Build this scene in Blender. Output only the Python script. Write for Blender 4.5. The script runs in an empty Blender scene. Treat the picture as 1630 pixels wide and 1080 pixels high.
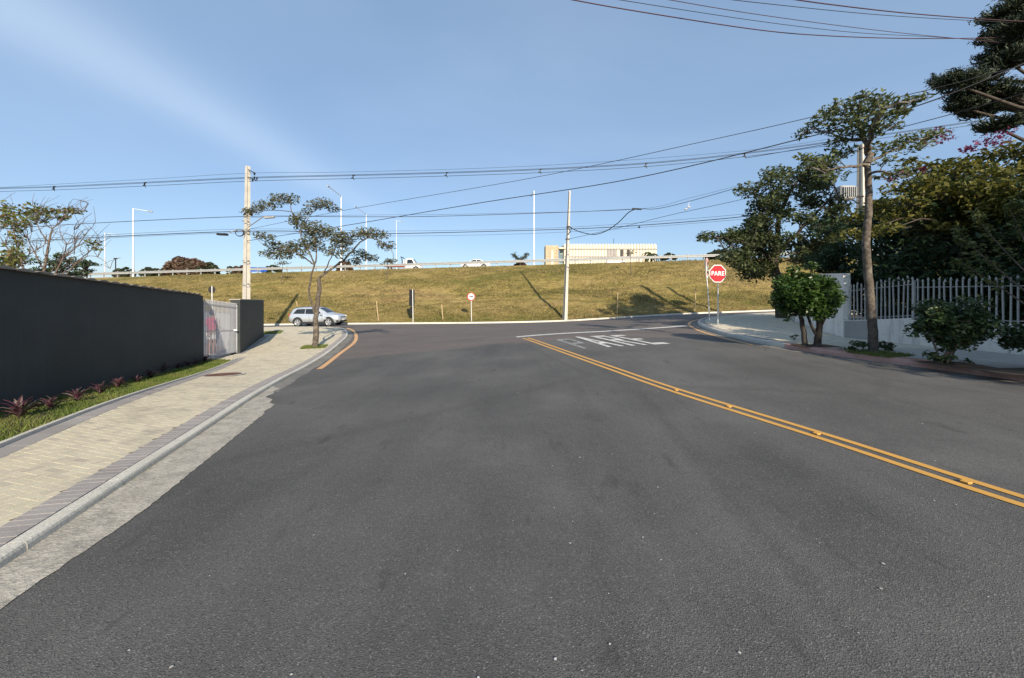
import bpy, math, random
import numpy as np
from mathutils import Vector, Matrix, Quaternion
rng = np.random.default_rng(11); random.seed(11)
SC = bpy.context.scene
COL = SC.collection
R = math.radians

# ---------------------------------------------------------------- camera, sky, sun, exposure
F, CX, HY, CH = 620.0, 815.0, 470.0, 1.55          # focal length and horizon measured in the 1630 px wide photograph
cam = bpy.data.cameras.new('camera'); camo = bpy.data.objects.new('camera', cam); COL.objects.link(camo)
camo.location = (0, 0, CH); camo.rotation_euler = (R(90), 0, 0)
cam.sensor_width = 36; cam.lens = 36 * F / 1630; cam.shift_y = -70 / 1630
cam.clip_start = 0.05; cam.clip_end = 6000
SC.camera = camo

SUN_EL, SUN_AZ = 26.5, 19.0                         # behind the camera, a little to the right
to_sun = Vector((math.sin(R(SUN_AZ)) * math.cos(R(SUN_EL)), -math.cos(R(SUN_AZ)) * math.cos(R(SUN_EL)), math.sin(R(SUN_EL))))
world = bpy.data.worlds.new('World'); SC.world = world; world.use_nodes = True
wt = world.node_tree; wt.nodes.clear()
def wn(t): return wt.nodes.new(t)
sky = wn('ShaderNodeTexSky'); sky.sky_type = 'NISHITA'; sky.sun_disc = False
sky.sun_elevation = R(SUN_EL); sky.sun_rotation = R(180 - SUN_AZ)
sky.air_density = 1.0; sky.dust_density = 1.1; sky.ozone_density = 2.2; sky.altitude = 900
bg = wn('ShaderNodeBackground'); bg.inputs[1].default_value = 0.12
out = wn('ShaderNodeOutputWorld')
tc = wn('ShaderNodeTexCoord'); sep = wn('ShaderNodeSeparateXYZ'); wt.links.new(tc.outputs['Generated'], sep.inputs[0])
def wmath(op, a, b=None, c=None, clamp=False):
    m = wn('ShaderNodeMath'); m.operation = op; m.use_clamp = clamp
    for i, v in enumerate((a, b, c)):
        if v is None: continue
        if isinstance(v, (int, float)): m.inputs[i].default_value = v
        else: wt.links.new(v, m.inputs[i])
    return m.outputs[0]
zc = wmath('MAXIMUM', sep.outputs[2], 0.04)
pxx = wmath('DIVIDE', sep.outputs[0], zc); pyy = wmath('DIVIDE', sep.outputs[1], zc)
comb = wn('ShaderNodeCombineXYZ'); wt.links.new(wmath('MULTIPLY', pxx, 0.55), comb.inputs[0]); wt.links.new(wmath('MULTIPLY', pyy, 0.45), comb.inputs[1])
n1 = wn('ShaderNodeTexNoise'); n1.inputs['Scale'].default_value = 0.8; n1.inputs['Detail'].default_value = 6; n1.inputs['Roughness'].default_value = 0.5; n1.inputs['Distortion'].default_value = 0.6
wt.links.new(comb.outputs[0], n1.inputs['Vector'])
cl = wn('ShaderNodeMapRange'); cl.inputs[1].default_value = 0.35; cl.inputs[2].default_value = 0.85; cl.inputs[3].default_value = 0.0; cl.inputs[4].default_value = 0.30
wt.links.new(n1.outputs[0], cl.inputs[0])
# one long thin cirrus band
bx = wmath('ADD', wmath('ADD', pxx, 1.70), wmath('MULTIPLY', wmath('SUBTRACT', n1.outputs[0], 0.5), 0.5))
band = wmath('POWER', 2.718, wmath('MULTIPLY', wmath('MULTIPLY', bx, bx), -16.0))
fade = wn('ShaderNodeMapRange'); fade.inputs[1].default_value = 0.06; fade.inputs[2].default_value = 0.34; wt.links.new(sep.outputs[2], fade.inputs[0])
band = wmath('MULTIPLY', wmath('MULTIPLY', band, 0.32), fade.outputs[0])
cloud = wmath('ADD', wmath('MULTIPLY', cl.outputs[0], fade.outputs[0]), band, clamp=True)
veil = wn('ShaderNodeMix'); veil.data_type = 'RGBA'; veil.inputs[0].default_value = 0.55            # thin high haze over the whole sky
wt.links.new(sky.outputs[0], veil.inputs[6]); veil.inputs[7].default_value = (1.85, 2.78, 4.1, 1)
mixc = wn('ShaderNodeMix'); mixc.data_type = 'RGBA'
wt.links.new(cloud, mixc.inputs[0]); wt.links.new(veil.outputs[2], mixc.inputs[6]); mixc.inputs[7].default_value = (3.9, 4.8, 6.0, 1)
wt.links.new(mixc.outputs[2], bg.inputs[0]); wt.links.new(bg.outputs[0], out.inputs[0])

sl = bpy.data.lights.new('sun', 'SUN'); sl.energy = 5.0; sl.angle = R(0.55); sl.color = (1.0, 0.87, 0.69)
slo = bpy.data.objects.new('sun', sl); COL.objects.link(slo)
slo.rotation_euler = (-to_sun).to_track_quat('-Z', 'Y').to_euler(); slo.location = (20, -60, 40)
SC.view_settings.view_transform = 'Standard'; SC.view_settings.look = 'None'
SC.view_settings.exposure = 0.55; SC.view_settings.gamma = 1.0
SC.render.engine = 'CYCLES'
SC.cycles.use_denoising = True
SC.cycles.max_bounces = 6; SC.cycles.diffuse_bounces = 3; SC.cycles.transparent_max_bounces = 6

# ---------------------------------------------------------------- lie of the land
CP = np.array([(0,0,0),(0,-10,.4),(-3.2,2.45,-.15),(-6.2,11.6,-.66),(.5,15.6,-.135),(10.3,18.8,-.03),(8.3,11,-.05),(9.6,7.3,-.07),
 (2.9,7.3,-.153),(4.07,3.1,-.075),(-14,33.8,-1.0),(-3.4,33.5,-.9),(4.6,33.5,-.72),(13,34,-.25),(22,34.2,.1),(-8.95,22.4,-.78),(-12,27.5,-.82),
 (-10.3,13.5,-.8),(-7.05,5.35,-.2),(0,25,-.5),(-30,30,-1.1),(40,34,.8),(14,8,-.02),(13,14,-.1),(-3.4,5.5,-.29),(10.5,21.5,0),(13,25,.07),(20,28,.25)], float)
NCP = len(CP)
def tps(d2): return np.where(d2 > 1e-9, .5 * d2 * np.log(np.maximum(d2, 1e-9)), 0)
_A = np.zeros((NCP+3, NCP+3)); _A[:NCP,:NCP] = tps(((CP[:,None,:2]-CP[None,:,:2])**2).sum(-1)) + np.eye(NCP)*.6
_A[:NCP,NCP] = 1; _A[:NCP,NCP+1:] = CP[:,:2]; _A[NCP,:NCP] = 1; _A[NCP+1:,:NCP] = CP[:,:2].T
_W = np.linalg.solve(_A, np.r_[CP[:,2],0,0,0])
def H(x, y):
    """height of the road surface"""
    x = np.clip(np.asarray(x, float), -32, 42); y = np.clip(np.asarray(y, float), -12, 36)
    r = _W[NCP] + _W[NCP+1]*x + _W[NCP+2]*y
    for i in range(NCP): r = r + _W[i]*tps((x-CP[i,0])**2 + (y-CP[i,1])**2)
    return r
def h(x, y): return float(H(x, y))
FARK = np.array([(-80,34.0),(-32,33.9),(-14,33.8),(-3.4,33.5),(4.6,33.5),(13,34),(22,34.2),(80,35.5)])
def farY(x): return np.interp(x, FARK[:,0], FARK[:,1])
def crestY(x): return 49.4 - 0.06*np.clip(x, -90, 90)
def crestZ(x): return 5.27 + 0.0245*np.clip(x, -90, 90)
def T(x, y):
    """height of the embankment and the plateau behind it"""
    x = np.asarray(x, float); y = np.asarray(y, float)
    y0 = farY(x) + .28; z0 = H(x, farY(x)) + .11
    t = np.clip((y-y0)/(crestY(x)-y0), 0, 1)
    s = t + .045*np.sin(2*np.pi*t)*(-1) * (t*(1-t)*4)
    und = (.10*np.sin(x*.42+y*.3)+.08*np.sin(x*.19-y*.7+1.3)+.05*np.sin(x*1.3+.4*y)) * np.clip(t*6,0,1)*np.clip((1-t)*5,0,1)
    w_ = np.clip(t*8,0,1)*np.clip((1-t)*7,0,1)
    und = und + w_*(.035*np.sin(x*2.3+1.7*np.sin(y*1.9))+.03*np.sin(y*4.1+2.1*np.sin(x*.9))+.022*np.sin(x*4.7-y*3.3+np.sin(x*.7)*3))
    return z0 + (crestZ(x)-z0)*s + und
def G(px, py, off=0.):
    """point of the road surface (raised by off) that a photograph pixel shows"""
    u, v = (px-CX)/F, (HY-py)/F
    ys = np.linspace(.5, 60, 1500); f = CH + v*ys - (H(u*ys, ys)+off)
    k = int(np.argmax(f < 0)) if (f < 0).any() else len(ys)-1
    a, b = ys[max(k-1,0)], ys[k]
    for _ in range(30):
        m = (a+b)/2
        if CH + v*m - (h(u*m, m)+off) > 0: a = m
        else: b = m
    return Vector((u*a, a, CH+v*a))
def GT(px, py):
    u, v = (px-CX)/F, (HY-py)/F
    ys = np.linspace(34.5, 52, 700); f = CH + v*ys - T(u*ys, ys)
    k = int(np.argmax(f < 0)) if (f < 0).any() else len(ys)-1
    return Vector((u*ys[k], ys[k], CH+v*ys[k]))
def P(px, py, Y): return Vector(((px-CX)/F*Y, Y, CH+(HY-py)/F*Y))

# ---------------------------------------------------------------- mesh helpers
def root_loc(o):
    while o.parent: o = o.parent
    return o.location
def link(name, me, mat, parent=None):
    o = bpy.data.objects.new(name, me); COL.objects.link(o)
    if mat is not None and len(me.materials) == 0: me.materials.append(mat)
    if parent: o.parent = parent
    return o
def empty(name, loc=(0,0,0), rz=0):
    o = bpy.data.objects.new(name, None); COL.objects.link(o); o.location = loc; o.rotation_euler = (0,0,rz); o.empty_display_size = .1
    return o
def tag(o, label, cat, group=None):
    o['label'] = label; o['category'] = cat; o['kind'] = 'thing'
    if group: o['group'] = group
    return o
def thing(name, label, cat, loc=(0,0,0), rz=0, group=None): return tag(empty(name, loc, rz), label, cat, group)
def struct(o): o['kind'] = 'structure'; return o
def stuff(o): o['kind'] = 'stuff'; return o
class MB:
    def __init__(s): s.v = []; s.f = []; s.sm = []
    def add(s, vs, fs, smooth=False):
        b = len(s.v); s.v += [tuple(p) for p in vs]; s.f += [tuple(i+b for i in f) for f in fs]; s.sm += [smooth]*len(fs); return s
    def box(s, c, d, rot=None, bev=0):
        """box centred at c, sizes d, optional 3x3 rotation, optional chamfer"""
        c = Vector(c); hx, hy, hz = d[0]/2, d[1]/2, d[2]/2
        if bev:
            b = min(bev, hx*.45, hy*.45, hz*.45); rings = []
            for z, k in ((-hz, b), (-hz+b, 0), (hz-b, 0), (hz, b)):
                x, y = hx-k, hy-k; q = b if k == 0 else b*.5
                rings.append([(-x+q,-y,z),(x-q,-y,z),(x,-y+q,z),(x,y-q,z),(x-q,y,z),(-x+q,y,z),(-x,y-q,z),(-x,-y+q,z)])
            vs = [p for r in rings for p in r]; fs = [tuple(range(7,-1,-1)), tuple(range(24,32))]
            for r in range(3):
                for i in range(8):
                    j = (i+1) % 8; fs.append((r*8+i, r*8+j, r*8+8+j, r*8+8+i))
        else:
            vs = [(x,y,z) for z in (-hz,hz) for x,y in ((-hx,-hy),(hx,-hy),(hx,hy),(-hx,hy))]
            fs = [(3,2,1,0),(4,5,6,7),(0,1,5,4),(1,2,6,5),(2,3,7,6),(3,0,4,7)]
        m = rot if rot is not None else Matrix.Identity(3)
        return s.add([c + m @ Vector(p) for p in vs], fs)
    def tube(s, pts, rad, n=6, cap=True, smooth=True):
        pts = [Vector(p) for p in pts]; k = len(pts)
        if not hasattr(rad, '__len__'): rad = [rad]*k
        rings = []; prev = None
        for i, p in enumerate(pts):
            d = (pts[min(i+1,k-1)] - pts[max(i-1,0)])
            if d.length < 1e-9: d = Vector((0,0,1))
            d.normalize()
            if prev is None: a = d.orthogonal().normalized()
            else:
                a = prev - d*prev.dot(d); a = a.normalized() if a.length > 1e-6 else d.orthogonal().normalized()
            prev = a; b = d.cross(a)
            rings.append([p + (a*math.cos(t)+b*math.sin(t))*rad[i] for t in [2*math.pi*j/n for j in range(n)]])
        vs = [q for r in rings for q in r]; fs = []
        for i in range(k-1):
            for j in range(n):
                m = (j+1) % n; fs.append((i*n+j, i*n+m, i*n+n+m, i*n+n+j))
        s.add(vs, fs, smooth)
        if cap: s.add(rings[0], [tuple(range(n-1,-1,-1))]); s.add(rings[-1], [tuple(range(n))])
        return s
    def prism(s, poly, base, ux, uy, un):
        """flat polygon given in (ux,uy) coordinates from base, thickened by un"""
        base, ux, uy, un = Vector(base), Vector(ux), Vector(uy), Vector(un); n = len(poly)
        a = [base+ux*x+uy*y for x,y in poly]; b = [p+un for p in a]
        return s.add(a+b, [tuple(range(n-1,-1,-1)), tuple(range(n,2*n))] + [(i,(i+1)%n,n+(i+1)%n,n+i) for i in range(n)])
    def lathe(s, prof, base=(0,0,0), n=16, axis=None, smooth=True):
        base = Vector(base); m = axis if axis is not None else Matrix.Identity(3)
        vs = [base + m @ Vector((r*math.cos(2*math.pi*j/n), r*math.sin(2*math.pi*j/n), z)) for r,z in prof for j in range(n)]
        fs = [(i*n+j, i*n+(j+1)%n, i*n+n+(j+1)%n, i*n+n+j) for i in range(len(prof)-1) for j in range(n)]
        return s.add(vs, fs, smooth)
    def grid(s, rows, smooth=True, flip=False):
        nr, nc = len(rows), len(rows[0]); vs = [p for r in rows for p in r]; fs = []
        for i in range(nr-1):
            for j in range(nc-1):
                q = (i*nc+j, i*nc+j+1, (i+1)*nc+j+1, (i+1)*nc+j)
                fs.append(q[::-1] if flip else q)
        return s.add(vs, fs, smooth)
    def mesh(s, name, off=None):
        me = bpy.data.meshes.new(name)
        v = s.v if off is None else [(p[0]-off[0], p[1]-off[1], p[2]-off[2]) for p in s.v]
        me.from_pydata(v, [], s.f); me.polygons.foreach_set('use_smooth', s.sm); me.update(); return me
    def build(s, name, mat, parent=None, local=False):
        off = root_loc(parent) if (parent is not None and not local) else None
        return link(name, s.mesh(name, off), mat, parent)
def quads_mesh(name, V, nper, rnd=None, off=None):
    """V: (N, nper, 3) array of separate polygons"""
    N = len(V); v = V.reshape(-1,3).astype(np.float32)
    if off is not None: v = v - np.array(off, np.float32)
    me = bpy.data.meshes.new(name); me.vertices.add(N*nper); me.vertices.foreach_set('co', v.ravel())
    me.loops.add(N*nper); me.loops.foreach_set('vertex_index', np.arange(N*nper, dtype=np.int32))
    me.polygons.add(N); me.polygons.foreach_set('loop_start', np.arange(0, N*nper, nper, dtype=np.int32))
    if rnd is not None:
        a = me.attributes.new('rnd', 'FLOAT', 'FACE'); a.data.foreach_set('value', rnd.astype(np.float32))
    me.update(calc_edges=True); return me
def unit(a): return a/np.maximum(np.linalg.norm(a, axis=-1, keepdims=True), 1e-9)
def leaves(name, C, size, parent, mat, aspect=.42, droop=.0, up=.6, jitter=.55, flat=False):
    C = np.asarray(C, float); N = len(C)
    d = unit(rng.normal(size=(N,3))*np.array([1,1,.55]) + np.array([0,0,-droop]))
    nrm = unit(rng.normal(size=(N,3)) + np.array([0,0,up*2]))
    sd = unit(np.cross(d, nrm)); nn = np.cross(sd, d)
    L = size*(1+jitter*rng.uniform(-1,1,size=(N,1))); Wd = L*aspect
    a = C - d*L*.5; m = C + nn*L*.08; t = C + d*L*.5
    V = np.stack([a, m-sd*Wd*.5, t, m+sd*Wd*.5], 1)
    me = quads_mesh(name, V, 4, rng.uniform(0,1,N), root_loc(parent) if parent else None)
    return link(name, me, mat, parent)
def in_ell(n, c, r):
    p = unit(rng.normal(size=(n,3))) * (rng.uniform(0,1,(n,1))**.42)
    return np.array(c) + p*np.array(r)
def catmull(pts, per=8):
    pts = [np.array(p, float) for p in pts]; o = []
    for i in range(len(pts)-1):
        p0, p1, p2, p3 = pts[max(i-1,0)], pts[i], pts[i+1], pts[min(i+2,len(pts)-1)]
        for k in range(per):
            t = k/per; o.append(.5*((2*p1)+(p2-p0)*t+(2*p0-5*p1+4*p2-p3)*t*t+(3*p1-p0-3*p2+p3)*t**3))
    o.append(pts[-1]); return np.array(o)
def resample(pl, step):
    pl = np.array(pl, float); d = np.r_[0, np.cumsum(np.linalg.norm(np.diff(pl, axis=0), axis=1))]
    n = max(2, int(round(d[-1]/step))+1); s = np.linspace(0, d[-1], n)
    return np.stack([np.interp(s, d, pl[:,i]) for i in range(pl.shape[1])], 1)
def offset(pl, w):
    """shift a plan polyline to its left by w"""
    pl = np.array(pl, float); d = np.gradient(pl, axis=0); d = d/np.linalg.norm(d, axis=1, keepdims=True)
    return pl + np.stack([-d[:,1], d[:,0]], 1)*(w if np.isscalar(w) else np.asarray(w)[:,None])
def inside(poly, x, y):
    x = np.asarray(x); y = np.asarray(y); c = np.zeros(x.shape, bool); n = len(poly); j = n-1
    for i in range(n):
        xi, yi = poly[i]; xj, yj = poly[j]
        c ^= ((yi > y) != (yj > y)) & (x < (xj-xi)*(y-yi)/((yj-yi) if yj != yi else 1e-9)+xi); j = i
    return c

# ---------------------------------------------------------------- materials
class NT:
    def __init__(s, name):
        s.m = bpy.data.materials.new(name); s.m.use_nodes = True; s.t = s.m.node_tree
        s.b = s.t.nodes['Principled BSDF']; s.o = s.t.nodes['Material Output']; s._pos = None
    def n(s, t): return s.t.nodes.new(t)
    def l(s, a, b): s.t.links.new(a, b)
    def pos(s):
        if s._pos is None: s._pos = s.n('ShaderNodeNewGeometry').outputs['Position']
        return s._pos
    def vec(s, scale, rz=0, src=None):
        m = s.n('ShaderNodeMapping'); m.inputs['Scale'].default_value = scale; m.inputs['Rotation'].default_value = (0,0,rz)
        s.l(src or s.pos(), m.inputs[0]); return m.outputs[0]
    def noise(s, scale, detail=4, rough=.55, v=None):
        n = s.n('ShaderNodeTexNoise'); n.inputs['Scale'].default_value = scale; n.inputs['Detail'].default_value = detail
        n.inputs['Roughness'].default_value = rough; s.l(v or s.pos(), n.inputs['Vector']); return n.outputs[0]
    def ramp(s, f, stops):
        r = s.n('ShaderNodeValToRGB'); e = r.color_ramp.elements
        while len(e) < len(stops): e.new(.5)
        for i, (p, c) in enumerate(stops):
            e[i].position = p; e[i].color = (c, c, c, 1) if isinstance(c, (int, float)) else tuple(c)+(1,)
        s.l(f, r.inputs[0]); return r.outputs[0]
    def mix(s, f, a, b, mode='MIX'):
        m = s.n('ShaderNodeMix'); m.data_type = 'RGBA'; m.blend_type = mode
        for i, v in ((0, f), (6, a), (7, b)):
            if isinstance(v, (int, float)): m.inputs[i].default_value = v if i == 0 else (v,v,v,1)
            elif isinstance(v, tuple): m.inputs[i].default_value = v+(1,) if len(v) == 3 else v
            else: s.l(v, m.inputs[i])
        return m.outputs[2]
    def math(s, op, a, b=None, clamp=False):
        m = s.n('ShaderNodeMath'); m.operation = op; m.use_clamp = clamp
        for i, v in enumerate((a, b)):
            if v is None: continue
            if isinstance(v, (int, float)): m.inputs[i].default_value = v
            else: s.l(v, m.inputs[i])
        return m.outputs[0]
    def bump(s, hgt, st, dist=.02):
        b = s.n('ShaderNodeBump'); b.inputs['Strength'].default_value = st; b.inputs['Distance'].default_value = dist
        s.l(hgt, b.inputs['Height']); s.l(b.outputs[0], s.b.inputs['Normal'])
    def col(s, c): s.l(c, s.b.inputs['Base Color'])
    def set(s, rough=.8, metal=0, spec=.4):
        s.b.inputs['Roughness'].default_value = rough; s.b.inputs['Metallic'].default_value = metal
        s.b.inputs['Specular IOR Level'].default_value = spec; return s
def mul(c, k): return tuple(min(1, x*k) for x in c)
def simple(name, c, rough=.7, var=.2, scale=6, metal=0, spec=.4, bump=0, dirt=None, bscale=None):
    n = NT(name); n.set(rough, metal, spec); obc = n.n('ShaderNodeTexCoord').outputs['Object']
    f = n.noise(scale, 5, .6, obc); col = n.ramp(f, [(.3, mul(c, 1-var)), (.7, mul(c, 1+var))])
    if dirt:
        g = n.noise(scale*.35, 6, .65, obc); col = n.mix(n.ramp(g, [(.52, 0.), (.72, .75)]), col, dirt)
    n.col(col)
    if bump: n.bump(n.noise(bscale or scale*6, 4, .6, obc), bump)
    return n.m
def leafmat(name, cols, trans=.32, rough=.55):
    n = NT(name); n.set(rough, 0, .35)
    a = n.n('ShaderNodeAttribute'); a.attribute_name = 'rnd'
    c = n.ramp(a.outputs['Fac'], [(i/(len(cols)-1), k) for i, k in enumerate(cols)])
    n.col(c); tr = n.n('ShaderNodeBsdfTranslucent'); n.l(c, tr.inputs[0]); mx = n.n('ShaderNodeMixShader'); mx.inputs[0].default_value = trans
    n.l(n.b.outputs[0], mx.inputs[1]); n.l(tr.outputs[0], mx.inputs[2]); n.l(mx.outputs[0], n.o.inputs[0]); return n.m
STREET = R(17)                                       # the street runs 17 degrees to the left of the view
def road_mat():
    n = NT('asphalt'); n.set(.82, 0, .35)
    base = n.ramp(n.noise(.42, 6, .62), [(.34, (.064,.063,.060)), (.5, (.086,.084,.080)), (.66, (.118,.115,.109))])
    sv = n.vec((.9, .07, 1), -STREET); base = n.mix(n.ramp(n.noise(1.0, 5, .62, sv), [(.42, .0), (.70, .5)]), base, (.128,.125,.119))
    sv2 = n.vec((2.6, .10, 1), -STREET-R(3)); base = n.mix(n.ramp(n.noise(1.0, 6, .7, sv2), [(.54, .0), (.78, .45)]), base, (.064,.062,.059))
    # a smooth repaired patch with a faint edge
    pv_ = n.n('ShaderNodeTexVoronoi'); pv_.feature = 'DISTANCE_TO_EDGE'; pv_.inputs['Scale'].default_value = .16; n.l(n.vec((1,.55,1), R(12)), pv_.inputs['Vector'])
    wob = n.math('ADD', pv_.outputs['Distance'], n.math('MULTIPLY', n.math('SUBTRACT', n.noise(6, 5, .7), .5), .035))
    base = n.mix(n.ramp(wob, [(.0, .35), (.018, 0.)]), base, (.052,.05,.047))
    # the older, browner asphalt of the cross street
    sp = n.n('ShaderNodeSeparateXYZ'); n.l(n.pos(), sp.inputs[0])
    e = n.math('ADD', n.math('SUBTRACT', sp.outputs[1], n.math('MULTIPLY', sp.outputs[0], .10)), n.math('MULTIPLY', n.noise(.7, 5, .65), 1.6))
    mk = n.ramp(n.math('DIVIDE', e, 40.0), [(.366, 0.), (.376, 1.)])
    old = n.ramp(n.noise(.8, 6, .65, n.vec((.5, 1.3, 1), R(10))), [(.3, (.105,.088,.080)), (.7, (.155,.132,.117))])
    base = n.mix(n.math('MULTIPLY', mk, .95), base, old)
    # aggregate
    ag = n.noise(95, 3, .75); base = n.mix(1.0, base, n.ramp(ag, [(.3, .62), (.5, 1.), (.7, 1.35)]), 'MULTIPLY')
    vo = n.n('ShaderNodeTexVoronoi'); vo.inputs['Scale'].default_value = 150; n.l(n.pos(), vo.inputs['Vector'])
    wn_ = n.n('ShaderNodeSeparateColor'); n.l(vo.outputs['Color'], wn_.inputs[0])
    base = n.mix(n.ramp(wn_.outputs[0], [(.90, 0.), (.96, .55)]), base, (.24,.235,.22))
    base = n.mix(n.ramp(wn_.outputs[1], [(.88, 0.), (.95, .6)]), base, (.028,.028,.028))
    # oil spots, scuffs and worn flecks
    base = n.mix(n.ramp(n.noise(2.3, 6, .7, n.vec((1.6,.5,1), -STREET)), [(.60, 0.), (.70, .65)]), base, (.048,.046,.044))
    base = n.mix(n.ramp(n.noise(6.5, 6, .75, n.vec((1,.4,1), R(25))), [(.66, 0.), (.74, .5)]), base, (.19,.182,.168))
    n.col(base); n.bump(n.mix(.5, ag, vo.outputs['Distance']), .55, .012); return n.m
def paint(name, c, wear=.62, edge=.10):
    n = NT(name); n.set(.65, 0, .4)
    f = n.mix(.5, n.noise(9, 6, .75), n.noise(70, 3, .7))
    c1 = n.mix(n.noise(3, 4), mul(c, .86), c)
    n.col(n.mix(n.ramp(f, [(wear-edge, 0.), (wear, 1.)]), c1, (.085,.08,.075))); return n.m
def grass_mat(name):
    n = NT(name); n.set(.95, 0, .1)
    lo = n.noise(.13, 4, .55, n.vec((.5, 1.3, 1.6))); mid = n.noise(.75, 7, .72, n.vec((.45, 1.2, 1.8))); hi = n.noise(4.5, 6, .8, n.vec((.55, 1.3, 1.6)))
    f = n.math('ADD', n.math('MULTIPLY', lo, .55), n.math('MULTIPLY', mid, .45))
    a = n.ramp(f, [(.36, (.095,.106,.028)), (.43, (.170,.148,.046)), (.50, (.260,.205,.075)), (.57, (.300,.228,.095)), (.66, (.190,.130,.064))])
    a = n.mix(1.0, a, n.ramp(hi, [(.30, .42), (.5, 1.), (.68, 1.65)]), 'MULTIPLY')
    n.col(a); n.bump(n.mix(.6, hi, mid), 1.0, .35); return n.m
def conc(name, c, var=.2, scale=4, bump=.4, stain=(.09,.085,.075), rough=.85, fine=60):
    n = NT(name); n.set(rough, 0, .3)
    a = n.ramp(n.noise(scale, 6, .65), [(.3, mul(c, 1-var)), (.7, mul(c, 1+var))])
    a = n.mix(n.ramp(n.noise(scale*.5, 7, .7), [(.50, 0.), (.75, .55)]), a, stain)
    fn = n.noise(fine, 3, .7); a = n.mix(1.0, a, n.ramp(fn, [(.3, .75), (.7, 1.25)]), 'MULTIPLY')
    n.col(a); n.bump(fn, bump, .01); return n.m
def paver_mat(name, cols, stain=(.20,.185,.15)):
    n = NT(name); n.set(.88, 0, .25)
    oi = n.n('ShaderNodeObjectInfo').outputs['Random']; at = n.n('ShaderNodeAttribute'); at.attribute_name = 'rnd'
    rn = n.math('FRACT', n.math('ADD', oi, at.outputs['Fac']))
    c = n.ramp(rn, [(i/(len(cols)-1), k) for i, k in enumerate(cols)])
    c = n.mix(n.ramp(n.noise(1.3, 6, .7), [(.48, 0.), (.75, .5)]), c, stain)
    fn = n.noise(110, 3, .7); c = n.mix(1.0, c, n.ramp(fn, [(.3, .80), (.7, 1.2)]), 'MULTIPLY')
    n.col(c); n.bump(fn, .35, .006); return n.m
M = {}
M['road'] = road_mat()
M['yellow'] = paint('yellow_paint', (.62,.335,.075), .68, .10); M['orange'] = paint('faded_orange_paint', (.66,.38,.17), .66, .10)
M['white'] = paint('white_road_paint', (.70,.69,.66), .60); M['faded'] = paint('faded_white_paint', (.52,.51,.49), .55, .14)
M['bank'] = grass_mat('dry_mown_grass')
M['kerb'] = conc('kerb_concrete', (.52,.50,.44), .16, 3, .4, (.24,.225,.19)); M['gutter2'] = conc('worn_gutter', (.20,.19,.17), .35, 3, .8, (.09,.085,.08)); M['gutter'] = conc('gutter_concrete', (.37,.345,.295), .32, 7, 1.0, (.15,.13,.105), .9, 34)
M['kerbwhite'] = conc('limewashed_kerb', (.62,.60,.53), .12, 2, .3, (.30,.27,.21))
M['paver'] = paver_mat('cream_paver', [(.485,.44,.33), (.535,.485,.365), (.51,.465,.35), (.56,.51,.385), (.465,.415,.325), (.54,.49,.37), (.40,.355,.295)])
M['dpaver'] = paver_mat('grey_paver', [(.27,.25,.24), (.32,.30,.285), (.29,.27,.26), (.35,.33,.31)], (.19,.175,.165))
M['gpaver'] = paver_mat('weathered_paver', [(.54,.49,.38), (.60,.55,.43), (.57,.52,.41), (.50,.46,.37)], (.34,.32,.27))
M['joint'] = conc('joint_sand', (.14,.125,.10), .2, 8, .3, (.12,.11,.09))
M['red'] = conc('red_pigmented_concrete', (.48,.29,.24), .2, 3, .3, (.17,.13,.11))
M['soil'] = conc('dark_soil', (.075,.055,.04), .3, 6, .8, (.05,.04,.03))
M['slab'] = conc('weathered_slab', (.42,.40,.36), .18, 1.6, .5, (.24,.225,.195))
n = NT('charcoal_textured_paint'); n.set(.72, 0, .35)
wc = n.ramp(n.noise(1.2, 6, .65, n.vec((.7,.7,1.6))), [(.3, (.030,.036,.037)), (.7, (.042,.049,.050))]); wc = n.mix(n.ramp(n.noise(3.0, 6, .7, n.vec((2.2,2.2,.12))), [(.54, 0.), (.75, .5)]), wc, (.058,.064,.062))
n.col(wc); n.bump(n.mix(.5, n.noise(34, 4, .7, n.vec((.35,.35,2.2))), n.noise(120, 3, .7)), .8, .012); M['wall'] = n.m
n = NT('weathered_white_plaster'); n.set(.85, 0, .3)
pc = n.ramp(n.noise(1.1, 6, .65), [(.3, (.70,.67,.61)), (.7, (.78,.75,.69))]); pc = n.mix(n.ramp(n.noise(2.2, 7, .75, n.vec((2.4,2.4,.35))), [(.50, 0.), (.68, .8)]), pc, (.42,.40,.36))
pc = n.mix(n.ramp(n.noise(3.0, 7, .7), [(.60, 0.), (.66, .7)]), pc, (.55,.52,.46))
cr_ = n.n('ShaderNodeTexVoronoi'); cr_.feature = 'DISTANCE_TO_EDGE'; cr_.inputs['Scale'].default_value = .9; n.l(n.pos(), cr_.inputs['Vector'])
cw = n.math('ADD', cr_.outputs['Distance'], n.math('MULTIPLY', n.math('SUBTRACT', n.noise(5, 6, .7), .5), .12)); pc = n.mix(n.ramp(n.math('ABSOLUTE', cw), [(.0, .7), (.008, 0.)]), pc, (.25,.24,.22))
n.col(pc); n.bump(n.noise(30, 4, .6), .2); M['plaster'] = n.m
M['grey'] = simple('bare_cement_render', (.33,.32,.30), .9, .1, 2, bump=.2)
M['yard'] = conc('pink_yard_tiles', (.36,.27,.24), .12, 4, .2, (.28,.22,.2))
M['tile'] = simple('weathered_cap_tile', (.27,.23,.19), .85, .25, 5, bump=.3, dirt=(.13,.115,.10))
M['gatew'] = simple('light_grey_gate_paint', (.42,.43,.45), .5, .06, 8)
M['fence'] = simple('dull_white_fence_paint', (.40,.40,.38), .55, .15, 9, dirt=(.20,.17,.13))
M['pole'] = simple('pale_concrete_pole', (.50,.475,.42), .85, .12, 3, bump=.2, dirt=(.38,.36,.32))
M['galv'] = simple('galvanised_steel', (.36,.37,.37), .6, .15, 6, metal=.25)
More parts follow.
